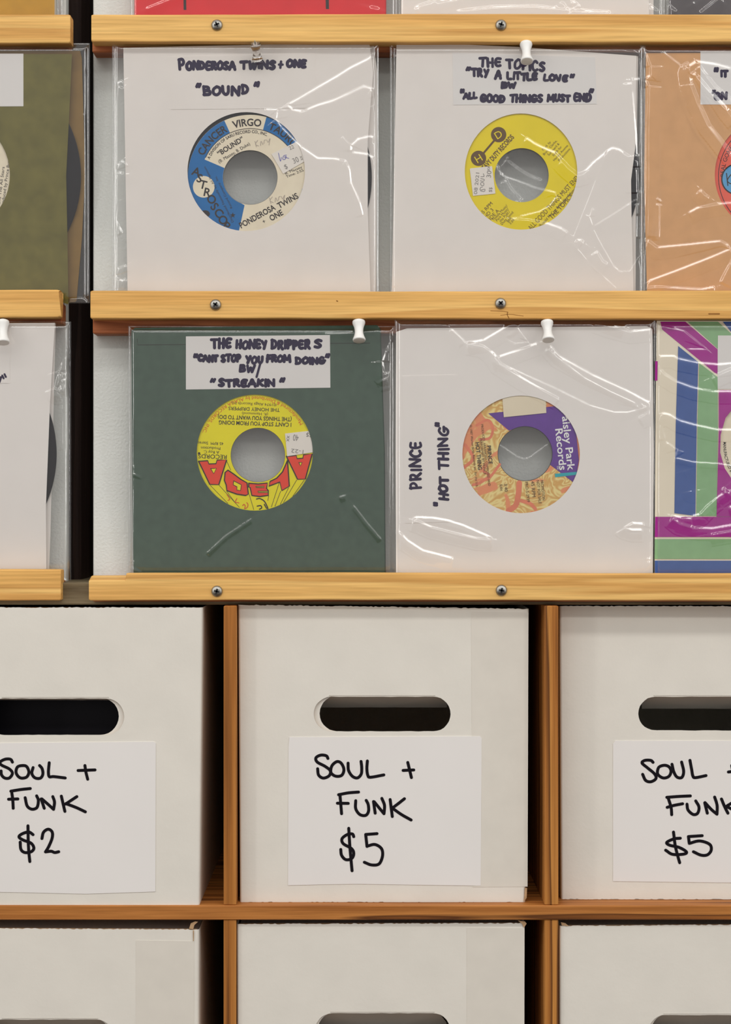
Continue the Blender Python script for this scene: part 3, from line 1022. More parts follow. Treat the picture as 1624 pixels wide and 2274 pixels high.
# film ---------------------------------------------------------------
def bag(label, P, x0, x1, y0, y1, creases, back=(), seed=1, step=1.35, front_off=-.0018, back_off=.0036, sig=7.0, group='clear plastic bags on the racks', xfine=None, edge=None):
    """Clear pouch: a creased front sheet and a back sheet joined round the edge."""
    rnd = np.random.RandomState(seed)
    def sheet(step, lines, off, sign, sig_, noise):
        xa = np.arange(x0, x1 + step * .5, step)
        if xfine:
            xa = np.concatenate([np.arange(max(x0, xfine[0]), min(x1, xfine[1]), step), np.arange(min(x1, xfine[1]), x1 + 12, 12)]) if xfine[0] <= x0 \
                else np.concatenate([np.arange(x0, xfine[0], 12), np.arange(xfine[0], x1 + step * .5, step)])
        ya = np.arange(y0, y1 + step * .5, step)
        X, Y = np.meshgrid(xa, ya)
        H = np.zeros_like(X)
        # slow undulation
        for _ in range(10):
            kx, ky = rnd.uniform(-.05, .05), rnd.uniform(-.06, .06)
            H += noise * np.sin(kx * X + ky * Y + rnd.uniform(0, 6)) / (0.02 + np.hypot(kx, ky)) * .02
        for ln in lines:
            A = 1.0
            w = sig_
            if isinstance(ln, dict):
                A, w, ln = ln.get('a', 1.0), ln.get('s', sig_), ln['p']
            w = w * (.45 + .55 * A)
            R = 30
            d2 = np.full(X.shape, 1e9)
            U = np.zeros_like(X)
            SL = np.zeros_like(X)
            TP = np.zeros_like(X)
            seg = [math.hypot(b[0] - a[0], b[1] - a[1]) for a, b in zip(ln[:-1], ln[1:])]
            tot = sum(seg)
            run = 0
            for ((ax, ay), (bx, by)), L in zip(zip(ln[:-1], ln[1:]), seg):
                i0, i1 = np.searchsorted(xa, min(ax, bx) - R), np.searchsorted(xa, max(ax, bx) + R)
                j0, j1 = np.searchsorted(ya, min(ay, by) - R), np.searchsorted(ya, max(ay, by) + R)
                if i0 < i1 and j0 < j1 and L > 1e-6:
                    xs, ys = X[j0:j1, i0:i1], Y[j0:j1, i0:i1]
                    t = np.clip(((xs - ax) * (bx - ax) + (ys - ay) * (by - ay)) / L ** 2, 0, 1)
                    dd = (xs - ax - t * (bx - ax)) ** 2 + (ys - ay - t * (by - ay)) ** 2
                    na, nb = -(by - ay) / L, -(bx - ax) / L          # across the crease, x right / z up
                    s, na, nb = facet_slope(P, (ax + bx) / 2, (ay + by) / 2, na, nb)
                    u = (xs - ax) * na - (ys - ay) * nb
                    m = dd < d2[j0:j1, i0:i1]
                    d2[j0:j1, i0:i1][m] = dd[m]
                    dist = np.sqrt(dd)
                    U[j0:j1, i0:i1][m] = (np.sign(u) * dist)[m]
                    SL[j0:j1, i0:i1][m] = s
                    al = run + t * L
                    TP[j0:j1, i0:i1][m] = np.clip(np.minimum(al, tot - al) / 7.0, 0, 1)[m]
                run += L
            TP = TP * TP * (3 - 2 * TP)
            # film face of width w tilted by the crease, then a long soft fall on its lower side
            v = np.clip((w / 2 - U) / w, 0, 1)
            up = SL * 1.025 * w * S * (v + .025 * (v * v - v))
            low = np.exp(-(np.maximum(-U - w / 2, 0) / (2.6 * w)) ** 2)
            hh = np.where(U >= -w / 2, up, SL * w * S * low) * (.25 + .75 * TP) * (d2 < (R - 2) ** 2)
            H += hh * np.clip(tot / 6.0, .3, 1)
        # rim of the pouch pinched flat
        e = np.minimum(np.minimum(X - x0, x1 - X), np.minimum(Y - y0, y1 - Y))
        pin = 1 - np.exp(-(np.maximum(e, 0) / 9.0) ** 2)
        mid = (front_off + back_off) / 2
        OFF = mid + (off - sign * H - mid) * pin
        Vt = P.at(X, Y, OFF)
        if edge is not None:
            pass
        ny, nx = X.shape
        idx = np.arange(nx * ny).reshape(ny, nx)
        F = np.stack([idx[:-1, :-1], idx[1:, :-1], idx[1:, 1:], idx[:-1, 1:]], -1).reshape(-1, 4)
        return Vt.reshape(-1, 3), F
    v1, f1 = sheet(step, list(creases), front_off, 1, sig, .5e-4)
    v2, f2 = sheet(4.0 if not back else 2.2, list(back), back_off, 1, sig, .5e-4)
    v = np.concatenate([v1, v2])
    f = np.concatenate([f1, f2 + len(v1)])
    lo, hi = v.min(0), v.max(0)
    org = np.array([(lo[0] + hi[0]) / 2, (lo[1] + hi[1]) / 2, lo[2]])
    v = v - org
    me = bpy.data.meshes.new('plastic_bag')
    me.vertices.add(len(v)); me.vertices.foreach_set('co', v.ravel())
    me.loops.add(f.size); me.loops.foreach_set('vertex_index', f.ravel().astype(np.int32))
    me.polygons.add(len(f))
    me.polygons.foreach_set('loop_start', np.arange(0, f.size, 4, dtype=np.int32))
    me.polygons.foreach_set('use_smooth', np.ones(len(f), bool))
    me.update(calc_edges=True)
    me.validate()
    me.materials.append(M['film'])
    o = bpy.data.objects.new('plastic_bag', me)
    COL.objects.link(o)
    o.location = org
    return tag(o, label, 'plastic bag', group)

def row(bottom, top, yo=0.0, yb=.0185, yt=.0068):
    return lean(bottom, yo + yb, top, yo + yt)

# ================================================================== second row, right rack
# --- blue and cream single in a white sleeve
PA = row(678, 95)
SA = sleeve('white paper sleeve round a blue and cream label, clear pin at its top', PA,
            [(274, 106), (812, 94), (821, 100), (829, 160), (817, 310), (817, 470), (824, 677), (284, 677)],
            [(276, 108), (830, 96), (838, 160), (836, 677), (286, 677)], (547, 381, 130.5, 132), [M['paper_white'], M['paper_white']])
def drawA(mb, o):
    w = 6.2
    hand(mb, PA, 'P', 396, 413, 133, 157, w, o, seed=2)
    hand(mb, PA, 'ONDEROSA', 413, 524, 136, 155, w, o, seed=3)
    hand(mb, PA, 'TWINS', 534, 613, 134, 153, w, o, seed=4)
    hand(mb, PA, '+', 617, 630, 134, 154, w * .8, o, seed=5)
    hand(mb, PA, 'ONE', 636, 681, 133, 150, w, o, seed=6)
    hand(mb, PA, '"', 434, 447, 184, 200, w, o, seed=7)
    hand(mb, PA, 'BOUN', 451, 534, 191, 211, w, o, seed=8)
    hand(mb, PA, 'D', 537, 554, 187, 208, w, o, seed=9)
    hand(mb, PA, '"', 562, 577, 182, 200, w, o, seed=10)
title_card(SA, PA, [(378, 126), (700, 118), (702, 240), (380, 243)], drawA, m='paper_white')
RA = record('black single with blue and cream astrology label, hand-priced $30', PA, (556, 394), 270)
def labelA():
    c = (556, 394)
    mb = MB()
    label_base(PA, c, 139, 60, mb, 0)
    k, ox, oy = .20936, 380, 230
    q = lambda x, y: (ox + x * k, oy + y * k)
    o = LOFF - .00003
    # blue band, upper left, down to the lower left wedge
    mb.poly(PA, wedge(c, 109, 138.8, 114.5, 214, 40), o, 1)
    lo = arc(c[0], c[1], 60.8, 160, 250, 30)
    out = arc(c[0], c[1], 138.8, 258, 150, 40)
    mb.poly(PA, lo + [q(780, 1078)] + out + [q(325, 580)], o - .00003, 1)
    mb.poly(PA, wedge(c, 109, 138.8, 30, 75, 20), o, 1)
    mb.poly(PA, wedge(c, 118, 138.8, -26, -12, 8), o, 1)
    mb.poly(PA, circle(*q(347, 883), 115 * k, 40), o - .00008, 0)
    lab = mb.build('center_label', [M['lab_cream'], M['lab_blue']], RA)
    t = MB()
    o -= .0001
    t.stroke(PA, arc(c[0], c[1], 108.5, 28, 156, 50), 1.3, o, 0, smooth=False, caps=False)
    arc_text(t, PA, 'CANCER', c[0], c[1], 122, 135.5, 39, 16, o, bold=.022)
    arc_text(t, PA, 'VIRGO', c[0], c[1], 122.5, 93.5, 30, 15.5, o, bold=.022)
    arc_text(t, PA, 'TAURUS', c[0], c[1], 122.5, 50, 40, 15.5, o, 0, bold=.022)
    arc_text(t, PA, 'A DIVISION OF SARU RECORD CO., INC.', c[0], c[1], 102, 112, 88, 6.4, o, bold=.012)
    text(t, PA, '\u201cBOUND\u201d', *q(630, 452), 11, 32, o, width=66, bold=.02)
    text(t, PA, '(B. Massey, B. Duke)', *q(668, 520), 7, 31, o, width=80)
    for ch, x, y, r in (('A', 268, 722, -68), ('S', 303, 792, -66), ('T', 340, 860, -64), ('R', 388, 942, -62), ('O', 430, 1015, -60), ('S', 462, 1092, -58), ('C', 507, 1160, -56), ('O', 552, 1235, -50), ('P', 590, 1300, -44)):
        text(t, PA, ch, *q(x, y), 18, r + (50 if y < 1000 else 8), o, bold=.02)
    text(t, PA, 'Distributed Nationally by All Platinum', *q(505, 965), 5.2, 117, o, width=138)
    text(t, PA, 'Record Company, Inc.', *q(555, 940), 5.2, 117, o, width=80)
    text(t, PA, 'PONDEROSA', *q(915, 1195), 12.5, 29, o, width=88, bold=.02)
    text(t, PA, 'TWINS', *q(1238, 1030), 12.5, 29, o, width=50, bold=.02)
    text(t, PA, '+', *q(985, 1250), 9, 25, o, bold=.0)
    text(t, PA, 'ONE', *q(1115, 1185), 12.5, 29, o, width=31, bold=.02)
    text(t, PA, 'B. Massey', *q(1300, 705), 5.5, 22, o, width=40)
    text(t, PA, 'Time: 2:55', *q(1312, 740), 5.5, 22, o, width=41)
    st = [(q(655 + 32 * math.cos(math.radians(90 + i * 36)) * (1 if i % 2 == 0 else .4), 1185 - 32 * math.sin(math.radians(90 + i * 36)) * (1 if i % 2 == 0 else .4))) for i in range(10)]
    t.poly(PA, st, o)
    t.poly(PA, circle(*q(360, 1170), 11, 20, 8), o)
    hx = lambda pts, m=1, w=1.3: t.stroke(PA, [q(*p) for p in pts], w, o, m)
    for dx, dy in ((0, 0), (155, 600)):
        hx([(890 + dx, 400 + dy), (905 + dx, 460 + dy)]); hx([(920 + dx, 390 + dy), (895 + dx, 430 + dy), (930 + dx, 450 + dy)])
        hx([(950 + dx, 445 + dy), (955 + dx, 400 + dy), (975 + dx, 435 + dy)]); hx([(985 + dx, 425 + dy), (990 + dx, 390 + dy), (1005 + dx, 385 + dy)])
        hx([(1015 + dx, 385 + dy), (1030 + dx, 410 + dy), (1050 + dx, 370 + dy), (1040 + dx, 440 + dy)])
    t.build('lettering', [M['letter_dark'], M['pencil']], lab)
    mb = MB()
    o2 = LOFF - .0004
    mb.poly(PA, [q(1065, 535), q(1370, 385), q(1440, 600), q(1190, 745)], o2)
    s = mb.build('price_sticker', M['sticker'], RA)
    t = MB()
    text(t, PA, '30', *q(1322, 600), 12, 24, o2 - .0001, 0, width=13)
    text(t, PA, '$', *q(1218, 668), 10, 24, o2 - .0001, 0)
    text(t, PA, '22', *q(1278, 465), 8, 24, o2 - .0001, 0)
    text(t, PA, 'xx', *q(1378, 580), 7, 110, o2 - .0001, 0)
    t.stroke(PA, [q(1140, 525), q(1160, 610), q(1170, 570)], 1.3, o2 - .0001, 1)
    t.stroke(PA, [q(1225, 545), q(1195, 555), q(1185, 590), q(1210, 590), q(1222, 560), q(1205, 570), q(1250, 580)], 1.3, o2 - .0001, 1)
    t.build('lettering', [M['letter_grey'], M['pen_blue']], s)
labelA()
bag('clear bag over the blue and cream label, creased at its upper right', PA, 249, 842, 92, 677, [
    [(842, 112), (817, 131), (777, 151), (749, 169), (700, 197), (663, 219), (639, 232), (651, 243), (676, 248)],
    [(676, 246), (703, 234), (740, 223), (777, 206), (808, 191), (826, 197), (836, 215)],
    {'p': [(585, 242), (617, 243), (614, 265), (626, 283), (651, 308), (669, 326), (706, 351), (743, 352), (768, 357), (777, 376), (780, 405), (800, 450), (808, 482)], 's': 6.0},
    [(780, 339), (780, 323), (796, 308), (823, 302), (836, 308)], [(780, 337), (817, 342), (842, 360)],
    {'p': [(806, 224), (814, 222)], 's': 4}, {'p': [(820, 240), (832, 232)], 's': 4},
    [(256, 187), (274, 178)], [(256, 189), (269, 195), (275, 191)], [(274, 354), (256, 375), (259, 383), (277, 385)], [(252, 450), (262, 446)],
    [(253, 481), (262, 498), (274, 520)], [(282, 587), (262, 597), (251, 608), (251, 615), (272, 623), (282, 618)],
    {'p': [(249, 170), (249, 620)], 'a': .35}], seed=11)

# --- yellow single in a white sleeve
PB = row(678, 95, yb=.0182, yt=.0066)
SB = sleeve('white paper sleeve round the yellow label with H and D circles', PB,
            [(881, 93), (1150, 104), (1414, 124), (1411, 330), (1402, 400), (1403, 470), (1408, 677), (870, 677)],
            [(881, 94), (1150, 105), (1418, 125), (1413, 400), (1412, 677), (870, 677)], (1157.5, 381, 125, 129), [M['paper_white'], M['paper_white']])
def drawB(mb, o):
    w = 5.6
    hand(mb, PB, 'THE', 1064, 1115, 127, 147, w, o, seed=21, drop=3)
    hand(mb, PB, 'TOPICS', 1125, 1212, 132, 154, w, o, seed=22, drop=4)
    hand(mb, PB, '"', 1033, 1045, 150, 164, w, o, seed=23)
    hand(mb, PB, 'TRY', 1047, 1086, 153, 170, w, o, seed=24, drop=3)
    hand(mb, PB, 'A', 1099, 1114, 157, 175, w, o, seed=25)
    hand(mb, PB, 'LITTLE', 1126, 1195, 160, 177, w, o, seed=26, drop=2)
    hand(mb, PB, 'LOVE', 1207, 1262, 165, 180, w, o, seed=27, drop=2)
    hand(mb, PB, '"', 1265, 1277, 163, 178, w, o, seed=28)
    hand(mb, PB, 'BW', 1113, 1147, 182, 196, w, o, seed=29)
    hand(mb, PB, '"', 1023, 1034, 198, 212, w, o, seed=30)
    hand(mb, PB, 'ALL', 1029, 1061, 205, 219, w * .9, o, seed=31)
    hand(mb, PB, 'GOOD', 1067, 1122, 208, 225, w, o, seed=32, drop=2)
    hand(mb, PB, 'THINGS', 1132, 1207, 210, 227, w, o, seed=33)
    hand(mb, PB, 'MUST', 1215, 1268, 210, 226, w, o, seed=34)
    hand(mb, PB, 'END', 1274, 1314, 207, 225, w, o, seed=35)
    hand(mb, PB, '"', 1307, 1318, 198, 212, w, o, seed=36)
title_card(SB, PB, [(1005, 117), (1322, 127), (1326, 231), (1007, 233)], drawB)
RB = record('black single with yellow label and dark H and D circles', PB, (1159, 389), 262)
def labelB():
    c = (1159, 389)
    k, ox, oy = .19704, 1000, 230
    q = lambda x, y: (ox + x * k, oy + y * k)
    mb = MB()
    label_base(PB, c, 139, 59.5, mb, 0)
    lab = mb.build('center_label', M['lab_yellow'], RB)
    t = MB()
    o = LOFF - .0001
    t.poly(PB, circle(*q(547, 350), 17, 32), o)
    t.poly(PB, circle(*q(320, 617), 17, 32), o)
    t.stroke(PB, [q(520, 390), q(350, 590)], 4.4, o, 0, smooth=False)
    text(t, PB, 'D', *q(545, 350), 16, 32, o - .0001, 1)
    text(t, PB, 'H', *q(320, 620), 16, 32, o - .0001, 1)
    text(t, PB, 'HEAVY DUTY RECORDS', *q(528, 560), 11, 48, o, width=104, bold=.03)
    for i, s in enumerate(('Prod. by', 'Bryce, Clarke,', 'Summeril &', 'Smith for', 'Harvey Averne', 'Productions')):
        text(t, PB, s, *q(1085 + i * 40, 455 + i * 20 + 20), 5.2, 48, o, 0)
    text(t, PB, 'ALL GOOD THINGS MUST END', *q(1165, 1120), 11, 47, o, width=158)
    text(t, PB, '(Ronald McCoy & Wesley Adams)', *q(1210, 1170), 6.5, 47, o, width=118)
    text(t, PB, 'THE TOPICS', *q(1250, 1160), 10, 47, o, width=70, bold=.01)
    text(t, PB, '45 RPM', *q(405, 1185), 8, 47, o)
    text(t, PB, 'HD 3', *q(435, 1235), 8, 47, o)
    text(t, PB, 'SIDE A', *q(485, 1260), 8, 47, o)
    for i, s in enumerate(('Thistle Music/', 'Park Music/', 'tita Publ./', 'Duty Good', 'BMI', '3.04')):
        text(t, PB, s, *q(560 + i * 27, 1230 + i * 20), 5.6, 47, o)
    t.build('lettering', [M['letter_brown'], M['lab_yellow']], lab)
    mb = MB()
    o2 = LOFF - .0004
    mb.poly(PB, [q(222, 738), q(232, 730), q(468, 705), q(474, 712), q(511, 1014), q(258, 1040)], o2)
    s = mb.build('price_sticker', M['sticker'], RB)
    t = MB()
    text(t, PB, '08 2021', *q(298, 900), 7.5, 84, o2 - .0001, 0, width=48)
    text(t, PB, '30', *q(438, 795), 10, 84, o2 - .0001, 0, width=15)
    text(t, PB, 'xx', *q(428, 730), 8, 84, o2 - .0001, 0)
    text(t, PB, '$$', *q(455, 970), 7, 84, o2 - .0001, 0)
    for st in ([(345, 985), (385, 990), (390, 965), (340, 975), (345, 945), (365, 940)], [(345, 915), (375, 925), (378, 895), (350, 890), (345, 915)], [(340, 870), (375, 875), (385, 855), (345, 845)], [(345, 825), (382, 820), (375, 790)]):
        t.stroke(PB, [q(*p) for p in st], 1.3, o2 - .0001, 0)
    t.build('lettering', [M['letter_grey']], s)
labelB()
bag('clear bag over the yellow H and D label, strongly crinkled at its right', PB, 866, 1434, 96, 677, [
    [(1413, 114), (1428, 115)], [(1402, 176), (1428, 174)], [(1404, 181), (1413, 297), (1416, 429), (1416, 532)],
    [(1167, 304), (1189, 319), (1207, 328), (1236, 340), (1248, 354), (1262, 370), (1284, 387), (1296, 384), (1320, 359), (1347, 337), (1360, 328), (1376, 332), (1402, 350)],
    {'p': [(1248, 354), (1266, 374), (1284, 388), (1300, 382)], 's': 7},
    {'p': [(1112, 382), (1122, 392), (1154, 403), (1187, 416), (1217, 423), (1234, 427), (1236, 437), (1221, 457), (1197, 470), (1152, 481)], 's': 5},
    [(1134, 485), (1177, 488), (1217, 496), (1246, 506), (1264, 518)],
    {'p': [(1270, 535), (1310, 435), (1347, 337)], 'a': .6, 's': 3}, {'p': [(1271, 537), (1313, 588), (1373, 643)], 'a': .8, 's': 3}, [(1271, 537), (1290, 532), (1300, 540)],
    {'p': [(1318, 503), (1365, 474), (1413, 442)], 's': 3}, {'p': [(1318, 508), (1339, 548), (1360, 585), (1376, 603), (1400, 601), (1421, 566)], 's': 3},
    {'p': [(1318, 503), (1310, 480), (1316, 460)], 's': 3}, [(1424, 340), (1428, 370), (1425, 400)], [(1422, 450), (1424, 480)], [(1325, 555), (1340, 580), (1355, 588)],
    {'p': [(868, 120), (868, 640)], 'a': .3}], [
    [(1102, 364), (1112, 382), (1122, 392)], [(1128, 348), (1126, 354), (1138, 364), (1154, 376), (1177, 390), (1207, 401)], [(1122, 397), (1138, 421), (1162, 447)], [(1140, 446), (1150, 449), (1158, 445)]], seed=12)

# --- brown sleeve at the right edge
PC = row(678, 100, yb=.0180, yt=.0070)
SC_ = sleeve('brown kraft sleeve round a red label, at the right edge', PC,
             [(1435, 118), (1980, 116), (1980, 677), (1438, 677), (1431, 400)], [(1436, 119), (1990, 117), (1990, 677), (1439, 677), (1433, 400)],
             (1719, 388, 131), [M['paper_brown'], M['paper_brown']])
def drawC(mb, o):
    hand(mb, PC, '"', 1586, 1598, 150, 166, 5.6, o, seed=41)
    hand(mb, PC, 'IT', 1600, 1618, 155, 171, 5.6, o, seed=42)
    hand(mb, PC, '"', 1579, 1589, 200, 214, 5, o, seed=44)
    hand(mb, PC, 'GN', 1587, 1616, 205, 221, 5.6, o, seed=43)
title_card(SC_, PC, [(1556, 114), (1870, 114), (1870, 233), (1556, 232)], drawC)
RC = record('black single with red label and blue disc, in the kraft sleeve', PC, (1724, 392), 266)
mb = MB()
label_base(PC, (1724, 392), 137, 60, mb, 0)
mb.poly(PC, wedge((1724, 392), 127, 128.5, 100, 260, 60), LOFF - .0001, 2)
mb.poly(PC, circle(1637, 398, 35, 40), LOFF - .0001, 2)
mb.poly(PC, circle(1637, 398, 32, 40), LOFF - .00015, 1)
lab = mb.build('center_label', [M['lab_red'], M['lab_sky'], M['letter_dark']], RC)
t = MB()
arc_text(t, PC, 'REAL GONE', 1724, 392, 119, 163, 34, 9, LOFF - .0001)
t.stroke(PC, [(1614, 385), (1617, 412)], 2.2, LOFF - .0002, 0)
t.stroke(PC, [(1632, 378), (1616, 402), (1640, 414)], 2.2, LOFF - .0002, 0)
t.build('lettering', M['letter_dark'], lab)
bag('clear bag round the brown kraft sleeve, long looping creases', PC, 1423, 1995, 98, 677, [
    [(1434, 116), (1445, 147), (1445, 166), (1434, 176), (1442, 192), (1439, 297), (1439, 403), (1437, 530)],
    {'p': [(1521, 152), (1547, 136), (1590, 142), (1630, 153)], 's': 8}, {'p': [(1553, 144), (1590, 192), (1634, 228)], 's': 8},
    {'p': [(1640, 362), (1624, 340), (1603, 313), (1576, 279), (1553, 229), (1537, 187), (1534, 165), (1545, 163), (1576, 200), (1608, 234), (1640, 270)], 's': 10},
    [(1526, 474), (1550, 461), (1590, 453), (1634, 449)],
    [(1418, 545), (1442, 535), (1460, 549), (1524, 543), (1600, 535), (1616, 543), (1621, 553), (1577, 572), (1497, 603), (1445, 622), (1425, 644)],
    [(1421, 640), (1460, 636), (1560, 642), (1590, 636)], [(1636, 560), (1624, 580), (1613, 601), (1598, 630)], [(1555, 419), (1566, 432), (1579, 440)], {'p': [(1456, 447), (1461, 438)], 's': 5},
    {'p': [(1447, 535), (1455, 480), (1458, 450)], 'a': .5}, {'p': [(1470, 112), (1500, 135), (1521, 152)], 'a': .6, 's': 6}], seed=13, xfine=(1400, 1640))

# ================================================================== third row, right rack
PD = row(1300, 720, yb=.0225, yt=.0080)
g1, g2 = M['paper_green'], M['paper_green']
SD = sleeve('dark green paper sleeve with a four-line white title card', PD,
            [(292, 734), (300, 728), (838, 722), (844, 730), (853, 1000), (855, 1299), (297, 1299), (293, 1000)],
            [(293, 735), (301, 729), (839, 723), (846, 731), (855, 1000), (857, 1299), (298, 1299), (294, 1000)], (566, 1005, 129), [g1, g2])
def drawD(mb, o):
    w = 6.0
    hand(mb, PD, 'THE', 469, 515, 752, 773, w, o, seed=51)
    hand(mb, PD, 'HONEY', 523, 595, 755, 775, w, o, seed=52)
    hand(mb, PD, 'DRIPPER', 602, 690, 755, 775, w, o, seed=53)
    hand(mb, PD, 'S', 697, 717, 754, 774, w, o, seed=54)
    w = 5.6
    hand(mb, PD, '"', 430, 441, 786, 800, w, o, seed=55)
    hand(mb, PD, "CANT", 440, 485, 788, 803, w, o, seed=56)
    hand(mb, PD, 'STOP', 491, 536, 787, 803, w, o, seed=57)
    hand(mb, PD, 'YOU', 545, 585, 790, 807, w, o, seed=58)
    hand(mb, PD, 'FROM', 591, 646, 788, 804, w, o, seed=59)
    hand(mb, PD, 'DOING', 656, 723, 793, 808, w, o, seed=60)
    hand(mb, PD, '"', 721, 732, 786, 800, w, o, seed=61)
    hand(mb, PD, 'BW', 531, 566, 810, 827, w, o, seed=62)
    mb.stroke(PD, [(578, 808), (570, 837)], w * .9, o)
    hand(mb, PD, '"', 465, 478, 840, 856, w, o, seed=63)
    hand(mb, PD, 'STREAKIN', 485, 612, 841, 858, w * 1.05, o, seed=64)
    hand(mb, PD, '"', 619, 633, 839, 855, w, o, seed=65)
title_card(SD, PD, [(413, 747), (733, 744), (734, 861), (413, 865)], drawD)
mb = MB()
mb.stroke(PD, [(305, 752), (306, 766), (560, 764), (822, 762)], 1.1, -.0001, 0, smooth=False, caps=False)
mb.build('flap_seam', M['letter_dark'], SD)
RD = record('black single with lemon-yellow label hung upside down, big red letters', PD, (573, 1010.5), 268)
def labelD():
    c = (573, 1010.5)
    k, ox, oy = .19704, 400, 850
    q = lambda x, y: (ox + x * k, oy + y * k)
    mb = MB()
    label_base(PD, c, 140, 60, mb, 0)
    lab = mb.build('center_label', M['lab_lemon'], RD)
    t = MB()
    o = LOFF - .0001
    polys = [
        ([(1200, 830), (1310, 818), (1320, 855), (1385, 850), (1392, 812), (1490, 800), (1412, 1085), (1325, 1088)], [[(1340, 900), (1376, 898), (1358, 938)]]),
        ([(1212, 875), (1232, 1165), (1148, 1215), (1125, 1118), (1000, 1165), (1015, 1112), (1090, 1075), (1155, 1005)], []),
        ([(775, 1132), (880, 1140), (985, 1130), (975, 1190), (995, 1215), (995, 1268), (900, 1282), (810, 1270), (790, 1180), (775, 1175)], [[(855, 1168), (950, 1168), (950, 1182), (855, 1180)], [(880, 1222), (990, 1222), (990, 1238), (880, 1236)]]),
        ([(540, 985), (600, 1025), (680, 1085), (755, 1128), (770, 1255), (740, 1270), (640, 1255), (528, 1215), (520, 1150), (500, 1100), (508, 1010)], [[(605, 1105), (690, 1150), (682, 1215), (640, 1208), (642, 1172), (600, 1150)]]),
        ([(210, 885), (312, 878), (325, 915), (405, 912), (418, 870), (525, 868), (437, 1148), (335, 1145)], [[(345, 967), (410, 964), (380, 1025)]]),
    ]
    for pts, holes in polys:
        P2 = [q(*p) for p in pts]
        t.poly(PD, P2, o - .0001, 1)
        t.stroke(PD, P2 + [P2[0]], 2.6, o - .00016, 0, smooth=False)
        for h in holes:
            H = [q(*p) for p in h]
            t.poly(PD, H, o - .00014, 2)
            t.stroke(PD, H + [H[0]], 1.6, o - .00018, 0, smooth=False)
    for ln in ([(340, 1155), (540, 1360)], [(440, 1155), (670, 1405)], [(525, 880), (572, 985)], [(525, 1220), (620, 1350)], [(780, 1260), (832, 1432)], [(1000, 1270), (990, 1330)], [(1120, 1120), (1030, 1400)],
               [(1135, 1220), (1070, 1392)], [(1225, 1180), (1130, 1370)], [(1315, 1095), (1165, 1350)], [(1400, 1095), (1270, 1280)], [(1200, 820), (1215, 880)]):
        t.stroke(PD, [q(*p) for p in ln], .9, o, 0, smooth=False, caps=False)
    for st in ([(640, 1305), (622, 1345), (650, 1350), (665, 1355)], [(705, 1385), (720, 1370), (735, 1390), (728, 1420), (760, 1400), (765, 1370), (752, 1350)], [(530, 1260), (560, 1310), (540, 1325)]):
        t.stroke(PD, [q(*p) for p in st], 1.8, o, 3)
    for st in ([(862, 1310), (900, 1305), (950, 1335), (985, 1400), (990, 1420)], [(870, 1390), (910, 1385), (920, 1410), (895, 1425)], [(950, 1370), (975, 1415)]):
        t.stroke(PD, [q(*p) for p in st], 2.4, o, 0)
    R = 178
    text(t, PD, '\u00ae1974 Alaga Records Inc.', *q(830, 240), 6, R, o, 4, width=102)
    text(t, PD, 'THE HONEY DRIPPERS', *q(835, 298), 7.5, R, o, width=114, bold=.006)
    text(t, PD, '(R. Hammond)', *q(845, 350), 5.6, R, o, 4, width=58)
    text(t, PD, '(THE THINGS YOU WANT TO DO)', *q(842, 398), 8.6, R, o, width=164, bold=.016)
    text(t, PD, "I CAN'T STOP YOU FROM DOING", *q(846, 460), 8.6, R, o, width=161, bold=.016)
    text(t, PD, '45 RPM  Stereo', *q(342, 682), 6.2, R, o, width=58)
    text(t, PD, 'Production', *q(345, 737), 6.2, R, o, width=43)
    text(t, PD, 'A Roy C.', *q(352, 782), 6.2, R, o, width=35)
    t.poly(PD, circle(*q(215, 795), 2.6, 12), o)
    text(t, PD, 'RECORDS', *q(366, 832), 9, R, o, width=63, bold=.005)
    c2 = (566, 1005)
    arc_text(t, PD, 'Manufactured & Distributed by ALAGA RECORDS, INC.', c2[0], c2[1], 121, 95, 128, 7.5, o, 3, inward=True)
    t.build('lettering', [M['letter_dark'], M['letter_red'], M['lab_lemon'], M['letter_orange'], M['letter_brown']], lab)
    mb = MB()
    o2 = LOFF - .0005
    mb.poly(PD, [q(1183, 572), q(1450, 543), q(1520, 780), q(1208, 828)], o2)
    s = mb.build('price_sticker', M['sticker'], RD)
    t = MB()
    text(t, PD, '40', *q(1305, 620), 14, 174, o2 - .0001, 0, width=12)
    text(t, PD, 'xx', *q(1225, 630), 9, 264, o2 - .0001, 0)
    text(t, PD, '$$', *q(1455, 590), 9, 174, o2 - .0001, 0)
    text(t, PD, '1-22', *q(1322, 772), 8.5, 174, o2 - .0001, 0, width=27)
    t.build('lettering', [M['letter_grey']], s)
labelD()
bag('clear bag round the dark green sleeve, flat with a crimped right seam', PD, 285, 877, 724, 1299, [
    {'p': [(720, 741), (779, 739), (809, 735), (846, 729)], 's': 3.0}, [(868, 758), (858, 780), (850, 802), (853, 829), (870, 826)], [(859, 835), (866, 850), (871, 866)],
    {'p': [(456, 1230), (500, 1190), (560, 1150)], 'a': .4, 's': 5}, {'p': [(785, 1120), (815, 1160), (850, 1200)], 'a': .45, 's': 5}, {'p': [(750, 1105), (770, 1098)], 'a': .5, 's': 6},
    {'p': [(290, 790), (291, 930), (290, 1040), (292, 1180), (290, 1260)], 'a': .6, 's': 3}, [(288, 1058), (293, 1046)], [(286, 1268), (293, 1255)], {'p': [(860, 900), (862, 1050), (862, 1240)], 'a': .35, 's': 3}], seed=14)

